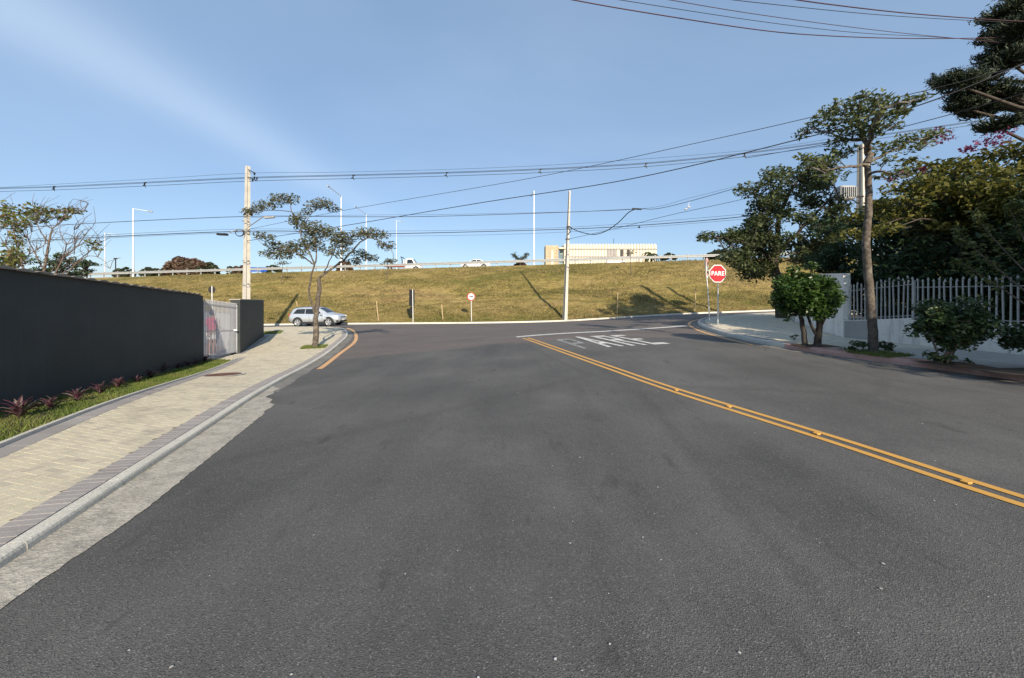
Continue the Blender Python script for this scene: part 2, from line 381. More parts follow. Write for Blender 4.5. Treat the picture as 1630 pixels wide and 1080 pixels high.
M['post'] = simple('painted_sign_post', (.60,.60,.58), .5, .1, 5, dirt=(.36,.34,.31))
M['lamp'] = simple('white_lamp_mast', (.68,.70,.72), .5, .05, 3)
M['dark'] = simple('black_plastic', (.012,.012,.013), .5, .2, 8)
M['cable'] = simple('black_cable', (.018,.018,.022), .6, .2, 3)
M['cablered'] = simple('faded_brown_cable', (.06,.022,.025), .6, .2, 3)
M['signred'] = simple('sign_red', (.62,.022,.035), .4, .06, 4); M['signwhite'] = simple('sign_white', (.80,.80,.79), .4, .03, 4)
M['signback'] = simple('sign_back', (.022,.023,.026), .6, .1, 5); M['signblue'] = simple('sign_blue', (.02,.09,.42), .4, .05, 4)
M['bark'] = simple('mottled_bark', (.095,.078,.062), .95, .5, 11, bump=1.0, dirt=(.34,.31,.26), bscale=26)
M['darkbark'] = simple('dark_bark', (.055,.045,.036), .95, .35, 8, bump=.8, bscale=20)
M['twig'] = simple('bare_twig', (.13,.10,.08), .95, .3, 8)
M['stake'] = simple('pale_timber_stake', (.46,.34,.19), .85, .2, 8)
M['rust'] = simple('rusty_iron', (.115,.062,.05), .8, .25, 12, bump=.4)
M['skin'] = simple('skin', (.42,.24,.17), .6, .05, 5); M['pink'] = simple('pink_cotton', (.60,.13,.20), .9, .06, 6)
M['cotton'] = simple('white_cotton', (.74,.73,.71), .9, .04, 6); M['hair'] = simple('dark_hair', (.015,.012,.010), .6, .2, 20)
# leaf colours
M['l_left'] = leafmat('dusty_green_leaf', [(.062,.07,.034), (.105,.112,.055), (.16,.155,.09), (.08,.09,.045)])
M['l_tall'] = leafmat('olive_leaf', [(.055,.078,.022), (.105,.128,.038), (.15,.165,.058), (.075,.098,.032)])
M['l_round'] = leafmat('glossy_green_leaf', [(.024,.058,.012), (.042,.088,.016), (.075,.13,.028), (.028,.062,.012)], .25, .35)
M['l_bush'] = leafmat('dark_shrub_leaf', [(.028,.052,.018), (.045,.075,.026), (.065,.095,.036)], .2, .45)
M['l_big'] = leafmat('deep_green_leaf', [(.034,.054,.02), (.064,.086,.031), (.105,.125,.048), (.048,.068,.024)])
M['l_dark'] = leafmat('dark_green_leaf', [(.02,.042,.016), (.032,.06,.022), (.046,.075,.028)], .2)  # the garden evergreens' and hedges' own dark green
M['l_boug'] = leafmat('yellow_green_leaf', [(.062,.076,.016), (.11,.118,.024), (.18,.16,.03), (.075,.088,.02)])
M['l_flower'] = leafmat('magenta_bract', [(.18,.03,.09), (.26,.05,.13), (.13,.04,.07)])
M['l_arau'] = leafmat('araucaria_needles', [(.016,.028,.014), (.024,.038,.018), (.034,.048,.024)], .05)
M['l_yard'] = leafmat('autumn_green_leaf', [(.085,.115,.028), (.14,.16,.038), (.11,.14,.035), (.19,.13,.05), (.10,.125,.03)])
M['l_far'] = leafmat('far_tree_leaf', [(.055,.075,.038), (.08,.095,.05), (.06,.07,.04)]); M['l_russet'] = leafmat('russet_tree_leaf', [(.15,.085,.065), (.19,.12,.09), (.10,.09,.055)])
M['l_grass'] = leafmat('green_lawn_blade', [(.075,.13,.02), (.115,.175,.03), (.17,.20,.045), (.22,.20,.08)], .3)
M['l_dry'] = leafmat('dry_grass_blade', [(.24,.18,.065), (.29,.215,.09), (.18,.15,.05), (.12,.122,.038), (.32,.25,.12)], .25)
M['l_purple'] = leafmat('purple_rosette_leaf', [(.11,.035,.06), (.17,.06,.09), (.09,.05,.055), (.20,.15,.13)], .2, .4)
M['l_palm'] = leafmat('palm_leaf', [(.05,.07,.03), (.08,.095,.04)])

# ================================================================ THE SETTING
# ---- ground: one sheet, verge level below the streets, embankment, plateau
xs = np.r_[-3000,-900,-400,-200,-120,-90,np.arange(-80,-46,1.6),np.arange(-46,36,.42),np.arange(36,80.01,1.6),90,120,200,400,900,3000]
tt = np.linspace(0,1,58)
rows = []
for y in (-600,-150,-60,-25,-12,-4,4,12,20,28): rows.append([(x, y, h(x,y)-.10) for x in xs])
z0 = H(xs, farY(xs))
rows.append([(x, float(farY(x))+.10, z-.06) for x,z in zip(xs,z0)])
for t in tt:
    yy = farY(xs)+.28 + t*(crestY(xs)-farY(xs)-.28); zz = T(xs, yy)
    rows.append([(a,b,c) for a,b,c in zip(xs,yy,zz)])
for d in (1.2,4,14,40,120,400,1200,4000): rows.append([(x, float(crestY(x))+d, float(crestZ(x))+.02) for x in xs])
gm = MB().grid(rows); struct(gm.build('ground', M['bank']))
# ---- road sheet
xr = np.arange(-60,60.01,.5); yr = np.r_[-12:-2:1.0, np.arange(-2,20,.4), np.arange(20,33.0,.5)]
XX, YY = np.meshgrid(xr, yr); ZZ = H(XX, YY)
rows = [[(XX[i,j],YY[i,j],ZZ[i,j]) for j in range(len(xr))] for i in range(len(yr))]
fy = farY(xr)+.05; rows.append([(a,b,c) for a,b,c in zip(xr,fy,H(xr,fy))])
struct(MB().grid(rows).build('road', M['road']))
# ---- the highway on top of the bank
hx = np.linspace(-120,120,61)
hw = MB().grid([[(x, float(crestY(x))+d, float(crestZ(x))+.06) for x in hx] for d in (2.4,8,14)])
struct(hw.build('highway', M['road']))

# ---- kerbs, each stone its own piece
KL = catmull([(-1.9,-1.2),(-3.15,2.40),(-4.21,5.57),(-5.47,9.28),(-6.12,11.39),(-6.55,13.0),(-7.05,14.9),(-7.95,17.9),(-9.25,21.9),(-10.8,25.4),(-12.2,27.6),(-14.2,29.2),(-17,29.9),(-32,30.2)], 10)
KR = catmull([(13.4,-3.4),(9.56,7.28),(8.8,9.4),(8.27,11.03),(8.13,13.13),(8.4,15.54),(9.1,18.5),(10.3,21.6),(12.3,24.3),(15.5,26.2),(20,27.2),(42,28.8)], 10)
_KS = resample(KL, .12)
def liftL(x, y):
    """the left pavement rises gently from the kerb to the walls"""
    x = np.atleast_1d(np.asarray(x,float)); y = np.atleast_1d(np.asarray(y,float))
    d = np.sqrt(((x[:,None]-_KS[None,:,0])**2+(y[:,None]-_KS[None,:,1])**2).min(1)); return .077+.073*np.clip((d-.1)/2.2,0,1)
def SL(x, y): return float(H(x,y)+liftL(x,y)[0])
PROFL = [(0,-.06),(.003,.05),(.010,.068),(.025,.076),(.100,.078),(.104,-.06)]
PROF = [(0,-.06),(.004,.09),(.016,.128),(.04,.148),(.135,.150),(.14,-.06)]
def kerb(name, pl, side, step, mat, prof=PROF, gap=.003):
    root = struct(empty(name)); pl = resample(pl, .25); d = np.r_[0, np.cumsum(np.linalg.norm(np.diff(pl, axis=0), axis=1))]
    n = int(d[-1]/step)
    for k in range(n):
        s = np.linspace(k*step+gap/2, (k+1)*step-gap/2, 5)
        q = np.stack([np.interp(s, d, pl[:,0]), np.interp(s, d, pl[:,1])], 1); dz = rng.normal(0,.001); sk = rng.normal(0,.0015)
        rr = []
        for l, z in prof:
            o = offset(q, side*(l+sk)); hh = H(o[:,0], o[:,1]); rr.append([(a,b,c+z+dz*(z>0)) for (a,b),c in zip(o,hh)])
        mb = MB().grid(rr, smooth=False, flip=(side < 0)); m = len(prof)
        for e in (0, 4): mb.add([rr[i][e] for i in range(m)], [tuple(range(m)) if (e == 0) == (side < 0) else tuple(range(m-1,-1,-1))])
        mb.build('kerb_stone', M['red'] if (side < 0 and q[0][1] < 11.2) else mat, root)
    return root
kerb('kerb_left', KL, 1, 1.0, M['kerb'], PROFL); kerb('kerb_right', KR, -1, 1.0, M['kerb'])
FK = resample(FARK[(FARK[:,0]>-33)&(FARK[:,0]<30)] if False else np.array([(-42,33.95),(-32,33.9),(-14,33.8),(-3.4,33.5),(4.6,33.5),(13,34),(22,34.2),(40,34.6)]), 1)
kerb('kerb_far', FK, 1, 1.2, M['kerbwhite'], [(0,-.06),(.006,.10),(.02,.125),(.26,.125),(.27,-.06)])

# ---- paving helpers
def paver_base(L, W, b=.0014, d=.03, g=.0013):
    x, y = L/2-g, W/2-g
    top = [(-x+b,-y+b,0),(x-b,-y+b,0),(x-b,y-b,0),(-x+b,y-b,0)]; mid = [(-x,-y,-b),(x,-y,-b),(x,y,-b),(-x,y,-b)]; bot = [(a,c,-d) for a,c,_ in mid]
    v = np.array(top+mid+bot); f = [(0,1,2,3)]
    for r in (0,4):
        for i in range(4): j = (i+1)%4; f.append((r+i, r+4+i, r+4+j, r+j))
    return v, np.array(f)
PV, PF = paver_base(.16, .08); SV_, SF_ = paver_base(.2, .08)
def frames(x, y, ang, S=H):
    e = .05; gx = (S(x+e,y)-S(x-e,y))/(2*e); gy = (S(x,y+e)-S(x,y-e))/(2*e)
    gx = gx + rng.normal(0,.004,len(x)); gy = gy + rng.normal(0,.004,len(x))
    nz = unit(np.stack([-gx,-gy,np.ones_like(gx)],1)); a = np.stack([np.cos(ang),np.sin(ang),np.zeros_like(ang)],1)
    a = unit(a - nz*(a*nz).sum(1,keepdims=True)); return a, np.cross(nz,a), nz
def pave(root, name, x, y, ang, mat, lift=.15, n_obj=300, stuffname='far_pavers', base=None):
    x, y, ang = map(np.asarray, (x,y,ang)); S = H if np.isscalar(lift) else (lambda p,q: H(p,q)+liftL(p,q)); a, b, c = frames(x,y,ang,S); z = S(x,y)+(lift if np.isscalar(lift) else lift[0])+rng.normal(0,.0007,len(x))
    pv, pf = base if base else (PV,PF)
    vis = (y > .6) & (np.abs(x) < 1.34*y) & ((CH-z)/np.maximum(y,.1)*F < 615)
    order = np.argsort(np.where(vis, y*y+.3*x*x, 1e9)); pick = [i for i in order[:n_obj] if vis[i]]
    me = None
    for i in pick:
        if me is None:
            me = bpy.data.meshes.new(name); me.from_pydata([tuple(p) for p in pv], [], [tuple(int(k) for k in f) for f in pf]); me.materials.append(mat)
        o = bpy.data.objects.new(name, me); COL.objects.link(o); o.parent = root
        m = Matrix((a[i],b[i],c[i])).transposed(); o.matrix_local = Matrix.Translation((x[i],y[i],z[i])) @ m.to_4x4()
    keep = np.ones(len(x),bool); keep[pick] = False; idx = np.where(keep)[0]
    if len(idx):
        V = pv[None,:,0:1]*a[idx,None,:] + pv[None,:,1:2]*b[idx,None,:] + pv[None,:,2:3]*c[idx,None,:] + np.stack([x[idx],y[idx],z[idx]],1)[:,None,:]
        N, nv, nf = len(idx), len(pv), len(pf)
        fi = (pf[None]+np.arange(N)[:,None,None]*nv).reshape(-1)
        me2 = bpy.data.meshes.new(stuffname); me2.vertices.add(N*nv); me2.vertices.foreach_set('co', V.astype(np.float32).ravel())
        me2.loops.add(N*nf*4); me2.loops.foreach_set('vertex_index', fi.astype(np.int32)); me2.polygons.add(N*nf)
        me2.polygons.foreach_set('loop_start', np.arange(0,N*nf*4,4,dtype=np.int32))
        at = me2.attributes.new('rnd','FLOAT','FACE'); at.data.foreach_set('value', np.repeat(rng.uniform(0,1,N),nf).astype(np.float32))
        me2.polygons.foreach_set('use_smooth', np.zeros(N*nf,bool)); me2.update(calc_edges=True); stuff(link(stuffname, me2, mat, root))
def herring(poly, ang, S=.08):
    P_ = np.array(poly); c, s = math.cos(ang), math.sin(ang); q = np.stack([P_[:,0]*c+P_[:,1]*s, -P_[:,0]*s+P_[:,1]*c],1)
    i0, j0 = np.floor(q.min(0)/S).astype(int)-2; i1, j1 = np.ceil(q.max(0)/S).astype(int)+2
    I, J = np.meshgrid(np.arange(i0,i1), np.arange(j0,j1)); k = (I-J)%4
    hx = (I[k==0]+1)*S; hy = (J[k==0]+.5)*S; vx = (I[k==3]+.5)*S; vy = (J[k==3]+1)*S
    X = np.r_[hx,vx]; Y = np.r_[hy,vy]; A = np.r_[np.full(len(hx),ang), np.full(len(vx),ang+math.pi/2)]
    x, y = X*c-Y*s, X*s+Y*c; ok = inside(poly,x,y); return x[ok],y[ok],A[ok]
def ruled(name, a, b, lift, mat, parent=None, na=120, nb=8):
    a = resample(a, .1); b = resample(b, .1); ia = np.linspace(0,len(a)-1,na); ib = np.linspace(0,len(b)-1,na)
    A = np.stack([np.interp(ia,np.arange(len(a)),a[:,k]) for k in (0,1)],1); B = np.stack([np.interp(ib,np.arange(len(b)),b[:,k]) for k in (0,1)],1)
    rows = []
    for t in np.linspace(0,1,nb):
        q = A*(1-t)+B*t; zz = H(q[:,0],q[:,1])+(lift if np.isscalar(lift) else liftL(q[:,0],q[:,1])+lift[0]); rows.append([(x,y,z) for (x,y),z in zip(q,zz)])
    return MB().grid(rows).build(name, mat, parent)
def soldier(pl, side, l0, L=.2, step=.081):
    q = resample(pl, step); d = np.gradient(q,axis=0); o = offset(q, side*(l0+L/2)); return o[:,0], o[:,1], np.arctan2(d[:,1],d[:,0])+math.pi/2

# ---- pavement on the left
INL = [(-3.25,-.8),(-5.46,4.3),(-9.44,13.42),(-10.25,13.05),(-10.40,14.7),(-13.72,21.66),(-15.4,23.6),(-30,25.2)]
pvl = struct(empty('pavement_left'))
ruled('paving_bed', offset(KL,.115), INL, (-.007,), M['joint'], pvl, 300, 24)
kin = offset(KL, .29); poly = [tuple(p) for p in kin] + [tuple(p) for p in INL[::-1]]
x, y, a = herring(poly, R(-12)); pave(pvl, 'paver', x, y, a, M['paver'], (.0,), 300)
k = KL; x, y, a = soldier(resample(KL,.1), 1, .106); pave(pvl, 'border_paver', x, y, a, M['dpaver'], (.003,), 140, 'far_border_pavers', base=(SV_,SF_))
edge = np.array([(-3.25,-.8),(-5.46,4.3),(-9.44,13.42)])
BP = paver_base(.4,.2)
q = resample(edge, .402); d = np.gradient(q,axis=0); o_ = offset(q,-.10); pave(pvl, 'edging_slab', o_[:,0], o_[:,1], np.arctan2(d[:,1],d[:,0]), M['dpaver'], (.004,), 60, 'far_edging', base=BP)
e2 = np.array([(-10.42,14.78),(-13.74,21.68),(-15.3,23.4),(-20,24.2)]); q = resample(e2,.402); d = np.gradient(q,axis=0); o_ = offset(q,-.13)
pave(pvl, 'edging_slab', o_[:,0], o_[:,1], np.arctan2(d[:,1],d[:,0]), M['dpaver'], (.004,), 60, 'far_edging', base=BP)
lip = MB(); q = resample(edge,.3); lp = [offset(q,l) for l in (.0,.05)]
lip.grid([[(a_,b_,h(a_,b_)+z) for a_,b_ in lp[i]] for i,z in ((0,.10),(0,.172),(1,.172),(1,.10))], smooth=False); lip.build('edging_lip', M['kerb'], pvl)
# ---- gutter beside the left kerb
gl = resample(KL[:45], .05); gi = np.array([(x_,y_) for x_,y_ in gl if y_ < 8.6]); wd = np.interp(gi[:,1],[2.0,2.8,4.3,7.6],[.30,.40,.45,.50]) + rng.normal(0,.006,len(gi)) + .008*np.sin(gi[:,1]*2.3)
wd = wd*np.clip((8.7-gi[:,1])/2.6+.12*np.sin(gi[:,1]*4.1)+.08*np.sin(gi[:,1]*11),0.05,1)
rows = []
for t, z in ((0,.014),(.25,.009),(.55,.010),(.85,.010),(1,.006)):
    o_ = np.array([offset(gi,-1.0)[i]*0 + gi[i] + (offset(gi,-1.0)[i]-gi[i])*wd[i]*t for i in range(len(gi))]); rows.append([(a_,b_,c_+z) for (a_,b_),c_ in zip(o_,H(o_[:,0],o_[:,1]))])
struct(MB().grid(rows, flip=True).build('gutter', M['gutter']))
g2_ = resample(KL, .15); g2_ = g2_[(g2_[:,1] > 7.6)&(g2_[:,0] > -13)]; rows = []
for l, z in ((0,.009),(.10,.005),(.22,.007),(.30,-.003)):
    o_ = offset(g2_, -l-(.02*np.sin(g2_[:,1]*3.7) if l > .2 else 0)); rows.append([(a_,b_,c_+z) for (a_,b_),c_ in zip(o_,H(o_[:,0],o_[:,1]))])
struct(MB().grid(rows, flip=True).build('drain_channel', M['gutter2']))
k2_ = resample(KR, .15); k2_ = k2_[(k2_[:,1] > 5)&(k2_[:,0] < 16)]; rows = []
for l, z in ((0,.009),(.10,.005),(.22,.007),(.28,-.003)):
    o_ = offset(k2_, l+(.02*np.sin(k2_[:,1]*2.9) if l > .2 else 0)); rows.append([(a_,b_,c_+z) for (a_,b_),c_ in zip(o_,H(o_[:,0],o_[:,1]))])
struct(MB().grid(rows).build('drain_channel', M['gutter2']))

# ---- pavement on the right
INR = [(16.9,-3.4),(13.2,6.6),(12.55,9.6),(11.7,13.8),(12.95,16.6),(14.4,20),(17,22.3),(22,23.6),(42,25)]
pvr = struct(empty('pavement_right'))
ruled('paving_bed', offset(KR,-.1), INR, .142, M['joint'], pvr, 300, 20)
kin = offset(KR, -.32); poly = [tuple(p) for p in kin] + [tuple(p) for p in INR[::-1]]
x, y, a = herring(poly, R(-5), .1); far = y > 10.7; pave(pvr, 'paver', x[far], y[far], a[far], M['gpaver'], .15, 200, base=paver_base(.2,.1,.004,.03,.005))
# old slabs nearer the camera, laid in rows
x, y = [], []
for yy in np.arange(-3,10.8,.46):
    for xx in np.arange(8,16.5,.46): x.append(xx+.1*math.sin(yy)); y.append(yy)
x, y = np.array(x), np.array(y); c_, s_ = math.cos(.3), math.sin(.3); x, y = (x-10)*c_-(y-8)*s_+10, (x-10)*s_+(y-8)*c_+8
ok = inside(poly,x,y)&(y<=10.9); pave(pvr, 'slab', x[ok], y[ok], np.full(ok.sum(),.3), M['slab'], .148, 80, 'far_slabs', base=paver_base(.46,.46,.008,.03,.007))
x, y, a = soldier(resample(KR,.1), -1, .142); dk = y > 11.3
pave(pvr, 'border_paver', x[dk], y[dk], a[dk], M['dpaver'], .153, 60, 'far_border_pavers', base=(SV_,SF_))
rp = simple('red_border_paver', (.42,.22,.17), .9, .2, 4, bump=.3, dirt=(.17,.13,.11)); pave(pvr, 'red_border_paver', x[~dk], y[~dk], a[~dk], rp, .153, 70, 'far_red_border_pavers', base=(SV_,SF_))

# ---- yards behind the walls
struct(ruled('yard_ground', [(-4.6,0),(-7.2,5.38),(-10.35,12.9),(-10.6,14.9),(-14.0,21.7),(-15,24.5),(-30,26)], [(-30,0),(-31,5),(-32,12),(-32,16),(-32,20),(-33,24),(-34,26)], .125, M['yard']))
struct(ruled('garden_ground', [(17.3,-3.4),(13.5,6.6),(12.8,9.6),(11.95,13.8),(13.2,16.6),(14.65,20),(17.2,22.1),(40,24)], [(40,-3),(40,3),(40,8),(40,12),(40,16),(40,20),(40.5,22),(41,23)], .13, M['soil']))

# ---- road paint
def ribbon(name, pl, w, mat, lift=.006, parent=None, step=.25):
    q = resample(pl, step); rows = []
    for l in (-w/2, 0, w/2):
        o = offset(q, l); rows.append([(a,b,c+lift) for (a,b),c in zip(o,H(o[:,0],o[:,1]))])
    o = MB().grid(rows, flip=True).build(name, mat, parent)
    if parent is None: struct(o)
    return o
def gp(*pp): return [tuple(G(*p)[:2]) for p in pp]
cl_ = catmull([(4.6,1.2)] + gp((1630,799),(1300,692),(1060,617),(950,578.5),(836,538.5)), 10)
dl = struct(empty('centre_line')); ribbon('line_stripe', offset(cl_,.098), .088, M['yellow'], parent=dl); ribbon('line_stripe', offset(cl_,-.098), .088, M['yellow'], parent=dl)
ribbon('stop_line', gp((822,537),(960,528),(1092,519)), .36, M['white'])
ribbon('edge_line_left', catmull(gp((508,588),(540,564),(563,546.5),(567,536),(563,527.6),(552,522.5)), 10), .17, M['orange'])
ykr = offset(KR, .42); ykr = ykr[(ykr[:,1]>12.3)&(ykr[:,0]<13.5)]; ribbon('edge_line_right', ykr, .14, M['orange'])
# PARE on the asphalt: four letters, the first one almost worn away
LET = {'P':[[(0,0),(.26,0),(.26,1),(0,1)],[(.26,.88),(.9,.88),(1,1),(.26,1)],[(.26,.44),(1,.44),(.9,.56),(.26,.56)],[(.74,.56),(1,.48),(1,.98),(.74,.88)]],
 'A':[[(0,0),(.24,0),(.62,1),(.38,1)],[(.76,0),(1,0),(.62,1),(.38,1)],[(.2,.26),(.8,.26),(.74,.37),(.26,.37)]],
 'R':[[(0,0),(.26,0),(.26,1),(0,1)],[(.26,.88),(.9,.88),(1,1),(.26,1)],[(.26,.46),(1,.46),(.9,.57),(.26,.57)],[(.74,.57),(1,.5),(1,.98),(.74,.88)],[(.45,.46),(.7,.46),(1,0),(.74,0)]],
 'E':[[(0,0),(.26,0),(.26,1),(0,1)],[(.26,.88),(1,.88),(1,1),(.26,1)],[(.26,.45),(.85,.45),(.85,.56),(.26,.56)],[(.26,0),(1,0),(1,.13),(.26,.13)]]}
rl = struct(empty('road_lettering'))
b0 = np.array([2.22,12.1]); ux = np.array([2.95,.62])/2.95; 
for i, chh in enumerate('PARE'):
    mb = MB(); uy = np.array([-.62,2.3]) if i == 0 else np.array([-.80,2.75])
    for si, q4 in enumerate(LET[chh]):
        rows = []
        for t in np.linspace(0,1,7):
            r = []
            for s in np.linspace(0,1,4):
                p = (np.array(q4[0])*(1-s)+np.array(q4[1])*s)*(1-t) + (np.array(q4[3])*(1-s)+np.array(q4[2])*s)*t
                w = b0 + ux*(i*.80+.56*p[0]) + uy*p[1]; r.append((w[0],w[1],h(*w)+.006+.0012*si))
            rows.append(r)
        mb.grid(rows)
    mb.build('painted_letter', M['faded'] if i == 0 else M['white'], rl)['label'] = 'painted letter %s, %s' % (chh, 'mostly worn away' if i == 0 else 'white on asphalt')
# stray chips and leaves on the asphalt
N = 130; u = rng.uniform(-1.1,1.3,N); yv = 1.6+14*rng.uniform(0,1,N)**1.6; xv = u*yv; ok = (xv > -3.0-.34*np.maximum(yv-2,0)+.7)&(xv<7.5); xv, yv = xv[ok], yv[ok]; N = len(xv)
sz = rng.uniform(.003,.008,N)*(1+yv*.05); an = rng.uniform(0,6.28,N); V = []
for i in range(N):
    pts = [(xv[i]+sz[i]*rng.uniform(.6,1.3)*math.cos(an[i]+k*1.05), yv[i]+sz[i]*rng.uniform(.6,1.3)*math.sin(an[i]+k*1.05)) for k in range(6)]
    V.append([(a,b,h(a,b)+.007) for a,b in pts])
me = quads_mesh('road_litter', np.array(V), 6, rng.uniform(0,1,N)); stuff(link('road_litter', me, leafmat('pale_chips', [(.55,.54,.5),(.42,.4,.36),(.62,.6,.57)], 0)))

# weeds along the far kerb, dry leaves in the gutters
def blades(name, x, y, z, hmin, hmax, w, mat, lean=.6):
    n_ = len(x); dd_ = unit(np.stack([rng.normal(0,lean,n_),rng.normal(0,lean,n_),np.ones(n_)],1)); sd = unit(np.cross(dd_,rng.normal(size=(n_,3))))*(w*rng.uniform(.5,1.3,n_))[:,None]; B = np.stack([x,y,z],1)
    return stuff(link(name, quads_mesh(name, np.stack([B-sd,B+sd,B+dd_*rng.uniform(hmin,hmax,n_)[:,None]],1), 3, rng.uniform(0,1,n_)), mat))
n_ = 9000; x = rng.uniform(-44,34,n_); y = farY(x)+.26+np.abs(rng.normal(0,.10,n_)); z = H(x,farY(x))+.10; kp = (np.sin(x*1.7)+np.sin(x*4.3+1)+rng.normal(0,.6,n_)) > -.4
blades('verge_weeds', x[kp], y[kp], z[kp], .05, .22, .02, M['l_dry'])
i_ = rng.integers(0,len(_KS),900); o_ = offset(_KS,-.012)[i_]+rng.normal(0,.012,(900,2)); kp = (np.sin(o_[:,1]*2.1)+np.sin(o_[:,1]*5.3)) > .5; blades('gutter_weeds', o_[kp,0], o_[kp,1], H(o_[kp,0],o_[kp,1])+.01, .015, .05, .004, M['l_grass'])
n_ = 420; s_ = rng.integers(0,len(KR),n_); q_ = offset(KR,.0)[s_]+(offset(KR,1.0)-KR)[s_]*np.where(rng.uniform(0,1,n_)<.6,np.abs(rng.normal(0,.25,n_)),-rng.uniform(.2,2.4,n_))[:,None]; on = np.array([1 if ((p-k)@(offset(KR,1.0)-KR)[i]) < 0 else 0 for p,k,i in zip(q_,KR[s_],s_)])
zz_l = H(q_[:,0],q_[:,1])+np.where(on==1,.158,.012); lc = np.stack([q_[:,0]+rng.normal(0,.1,n_),q_[:,1]+rng.normal(0,.3,n_),zz_l],1); lc[:,2] = H(lc[:,0],lc[:,1])+np.where(on==1,.162,.014)
stuff(leaves('fallen_leaves', lc, .055, None, leafmat('fallen_leaf', [(.16,.10,.05),(.22,.15,.07),(.10,.07,.04),(.19,.17,.08)], .1), .55, 0, 6))

# ================================================================ WALLS, GATE, FENCE
UP = Vector((0,0,1))
def wall_run(mb, a, b, th, zb, zt, n=8):
    """solid wall from plan point a to b; th to its left; zb(x,y), zt(x,y) heights"""
    a, b = np.array(a,float), np.array(b,float); d = (b-a)/np.linalg.norm(b-a); nl = np.array([-d[1],d[0]])*th
    p = [a+(b-a)*t for t in np.linspace(0,1,n)]
    f = [[(q[0],q[1],zb(t)),(q[0],q[1],zt(t)),(q[0]+nl[0],q[1]+nl[1],zt(t)),(q[0]+nl[0],q[1]+nl[1],zb(t))] for q,t in zip(p,np.linspace(0,1,n))]
    for i in range(n-1):
        mb.add(f[i]+f[i+1], [(0,4,5,1),(1,5,6,2),(2,6,7,3)])
    mb.add(f[0], [(0,1,2,3)]); mb.add(f[-1], [(3,2,1,0)]); return mb
wa, wb = np.array([-4.83,.02]), np.array([-10.2,12.86]); wdir = (wb-wa)/np.linalg.norm(wb-wa)
wz0 = 1.92 + (1.92-1.55)/8.11*5.8
wt_ = thing('boundary_wall', 'long dark charcoal boundary wall with a tiled cap beside the planted strip', 'wall', (wa[0],wa[1],0))
wall_run(MB(), wa, wb, .20, lambda t: h(*(wa+(wb-wa)*t)) -.1, lambda t: wz0+(1.53-wz0)*t, 14).build('wall_body', M['wall'], wt_)
L = np.linalg.norm(wb-wa); nt = int(L/.4); tm = None
for k in range(nt):
    s = (k+.5)*.4; c = wa+wdir*s; z = wz0+(1.53-wz0)*s/L
    ux = Vector((wdir[0],wdir[1],(1.53-wz0)/L)).normalized(); lat = Vector((-wdir[1],wdir[0],0)); up = ux.cross(lat)
    if tm is None:
        mb = MB(); rr = []
        for j, yy in enumerate((-.05,.03,.10,.17,.25)):
            rr.append([(xx, yy, .010+.034*math.sin(math.pi*(xx+.205)/.41)*(1-.12*j) + .004*j) for xx in np.linspace(-.205,.205,7)])
        mb.grid(rr, flip=False); mb.add([(-.205,-.05,.012),(.205,-.05,.012),(.205,-.05,-.0),(-.205,-.05,-.0)], [(0,3,2,1)]); mb.add([(-.205,-.05,0),(.205,-.05,0),(.205,.25,0),(-.205,.25,0)], [(3,2,1,0)])
        mb.add([p for p in rr[0]]+[(rr[0][0][0],-.05,.0)], [tuple(range(8))]); mb.add(list(rr[-1]), [tuple(range(7))]); tm = mb.mesh('cap_tile'); tm.materials.append(M['tile'])
    o = bpy.data.objects.new('cap_tile', tm); COL.objects.link(o); o.parent = wt_
    m = Matrix((ux,lat,up)).transposed() @ Matrix.Rotation(rng.normal(0,.02),3,'Z') @ Matrix.Rotation(rng.normal(0,.025),3,'Y'); o.matrix_local = Matrix.Translation(Vector((c[0],c[1],z+.003))-wt_.location) @ m.to_4x4()
# short wall beyond the gate
sa, sb = np.array([-10.36,14.84]), np.array([-13.79,21.64])
sw = thing('boundary_wall', 'short charcoal wall between the gate and the street corner', 'wall', (sa[0],sa[1],0))
wall_run(MB(), sa, sb, .30, lambda t: h(*(sa+(sb-sa)*t))-.1, lambda t: 1.36-.11*t, 8).build('wall_body', M['wall'], sw)
wall_run(MB(), sa+np.array([.03,-.03]), sb+np.array([.03,.03]), .37, lambda t: 1.364-.11*t, lambda t: 1.40-.11*t, 4).build('cap', M['grey'], sw)
sd_ = (sb-sa)/np.linalg.norm(sb-sa)
# gate
ga, gb = np.array([-10.24,12.93]), np.array([-10.46,14.80]); gd = (gb-ga)/np.linalg.norm(gb-ga); GLn = float(np.linalg.norm(gb-ga))
gt = thing('metal_gate', 'light grey barred gate between the two charcoal walls', 'gate', (ga[0],ga[1],0))
zb0, zb1 = h(*ga)+.20, h(*gb)+.20; zt0, zt1 = 1.36, 1.17
rot = Matrix((Vector((gd[0],gd[1],0)), Vector((-gd[1],gd[0],0)), UP)).transposed()
bar = MB().box((0,0,.5),(.022,.022,1)).mesh('bar'); bar.materials.append(M['gatew'])
nb = 25
for i in range(nb):
    t = (i+.5)/nb; q = ga+(gb-ga)*t; z0_, z1_ = zb0+(zb1-zb0)*t, zt0+(zt1-zt0)*t
    o = bpy.data.objects.new('bar', bar); COL.objects.link(o); o.parent = gt
    o.matrix_local = Matrix.Translation(Vector((q[0],q[1],z0_))-gt.location) @ rot.to_4x4() @ Matrix.Diagonal((1,1,z1_+.06-z0_,1))
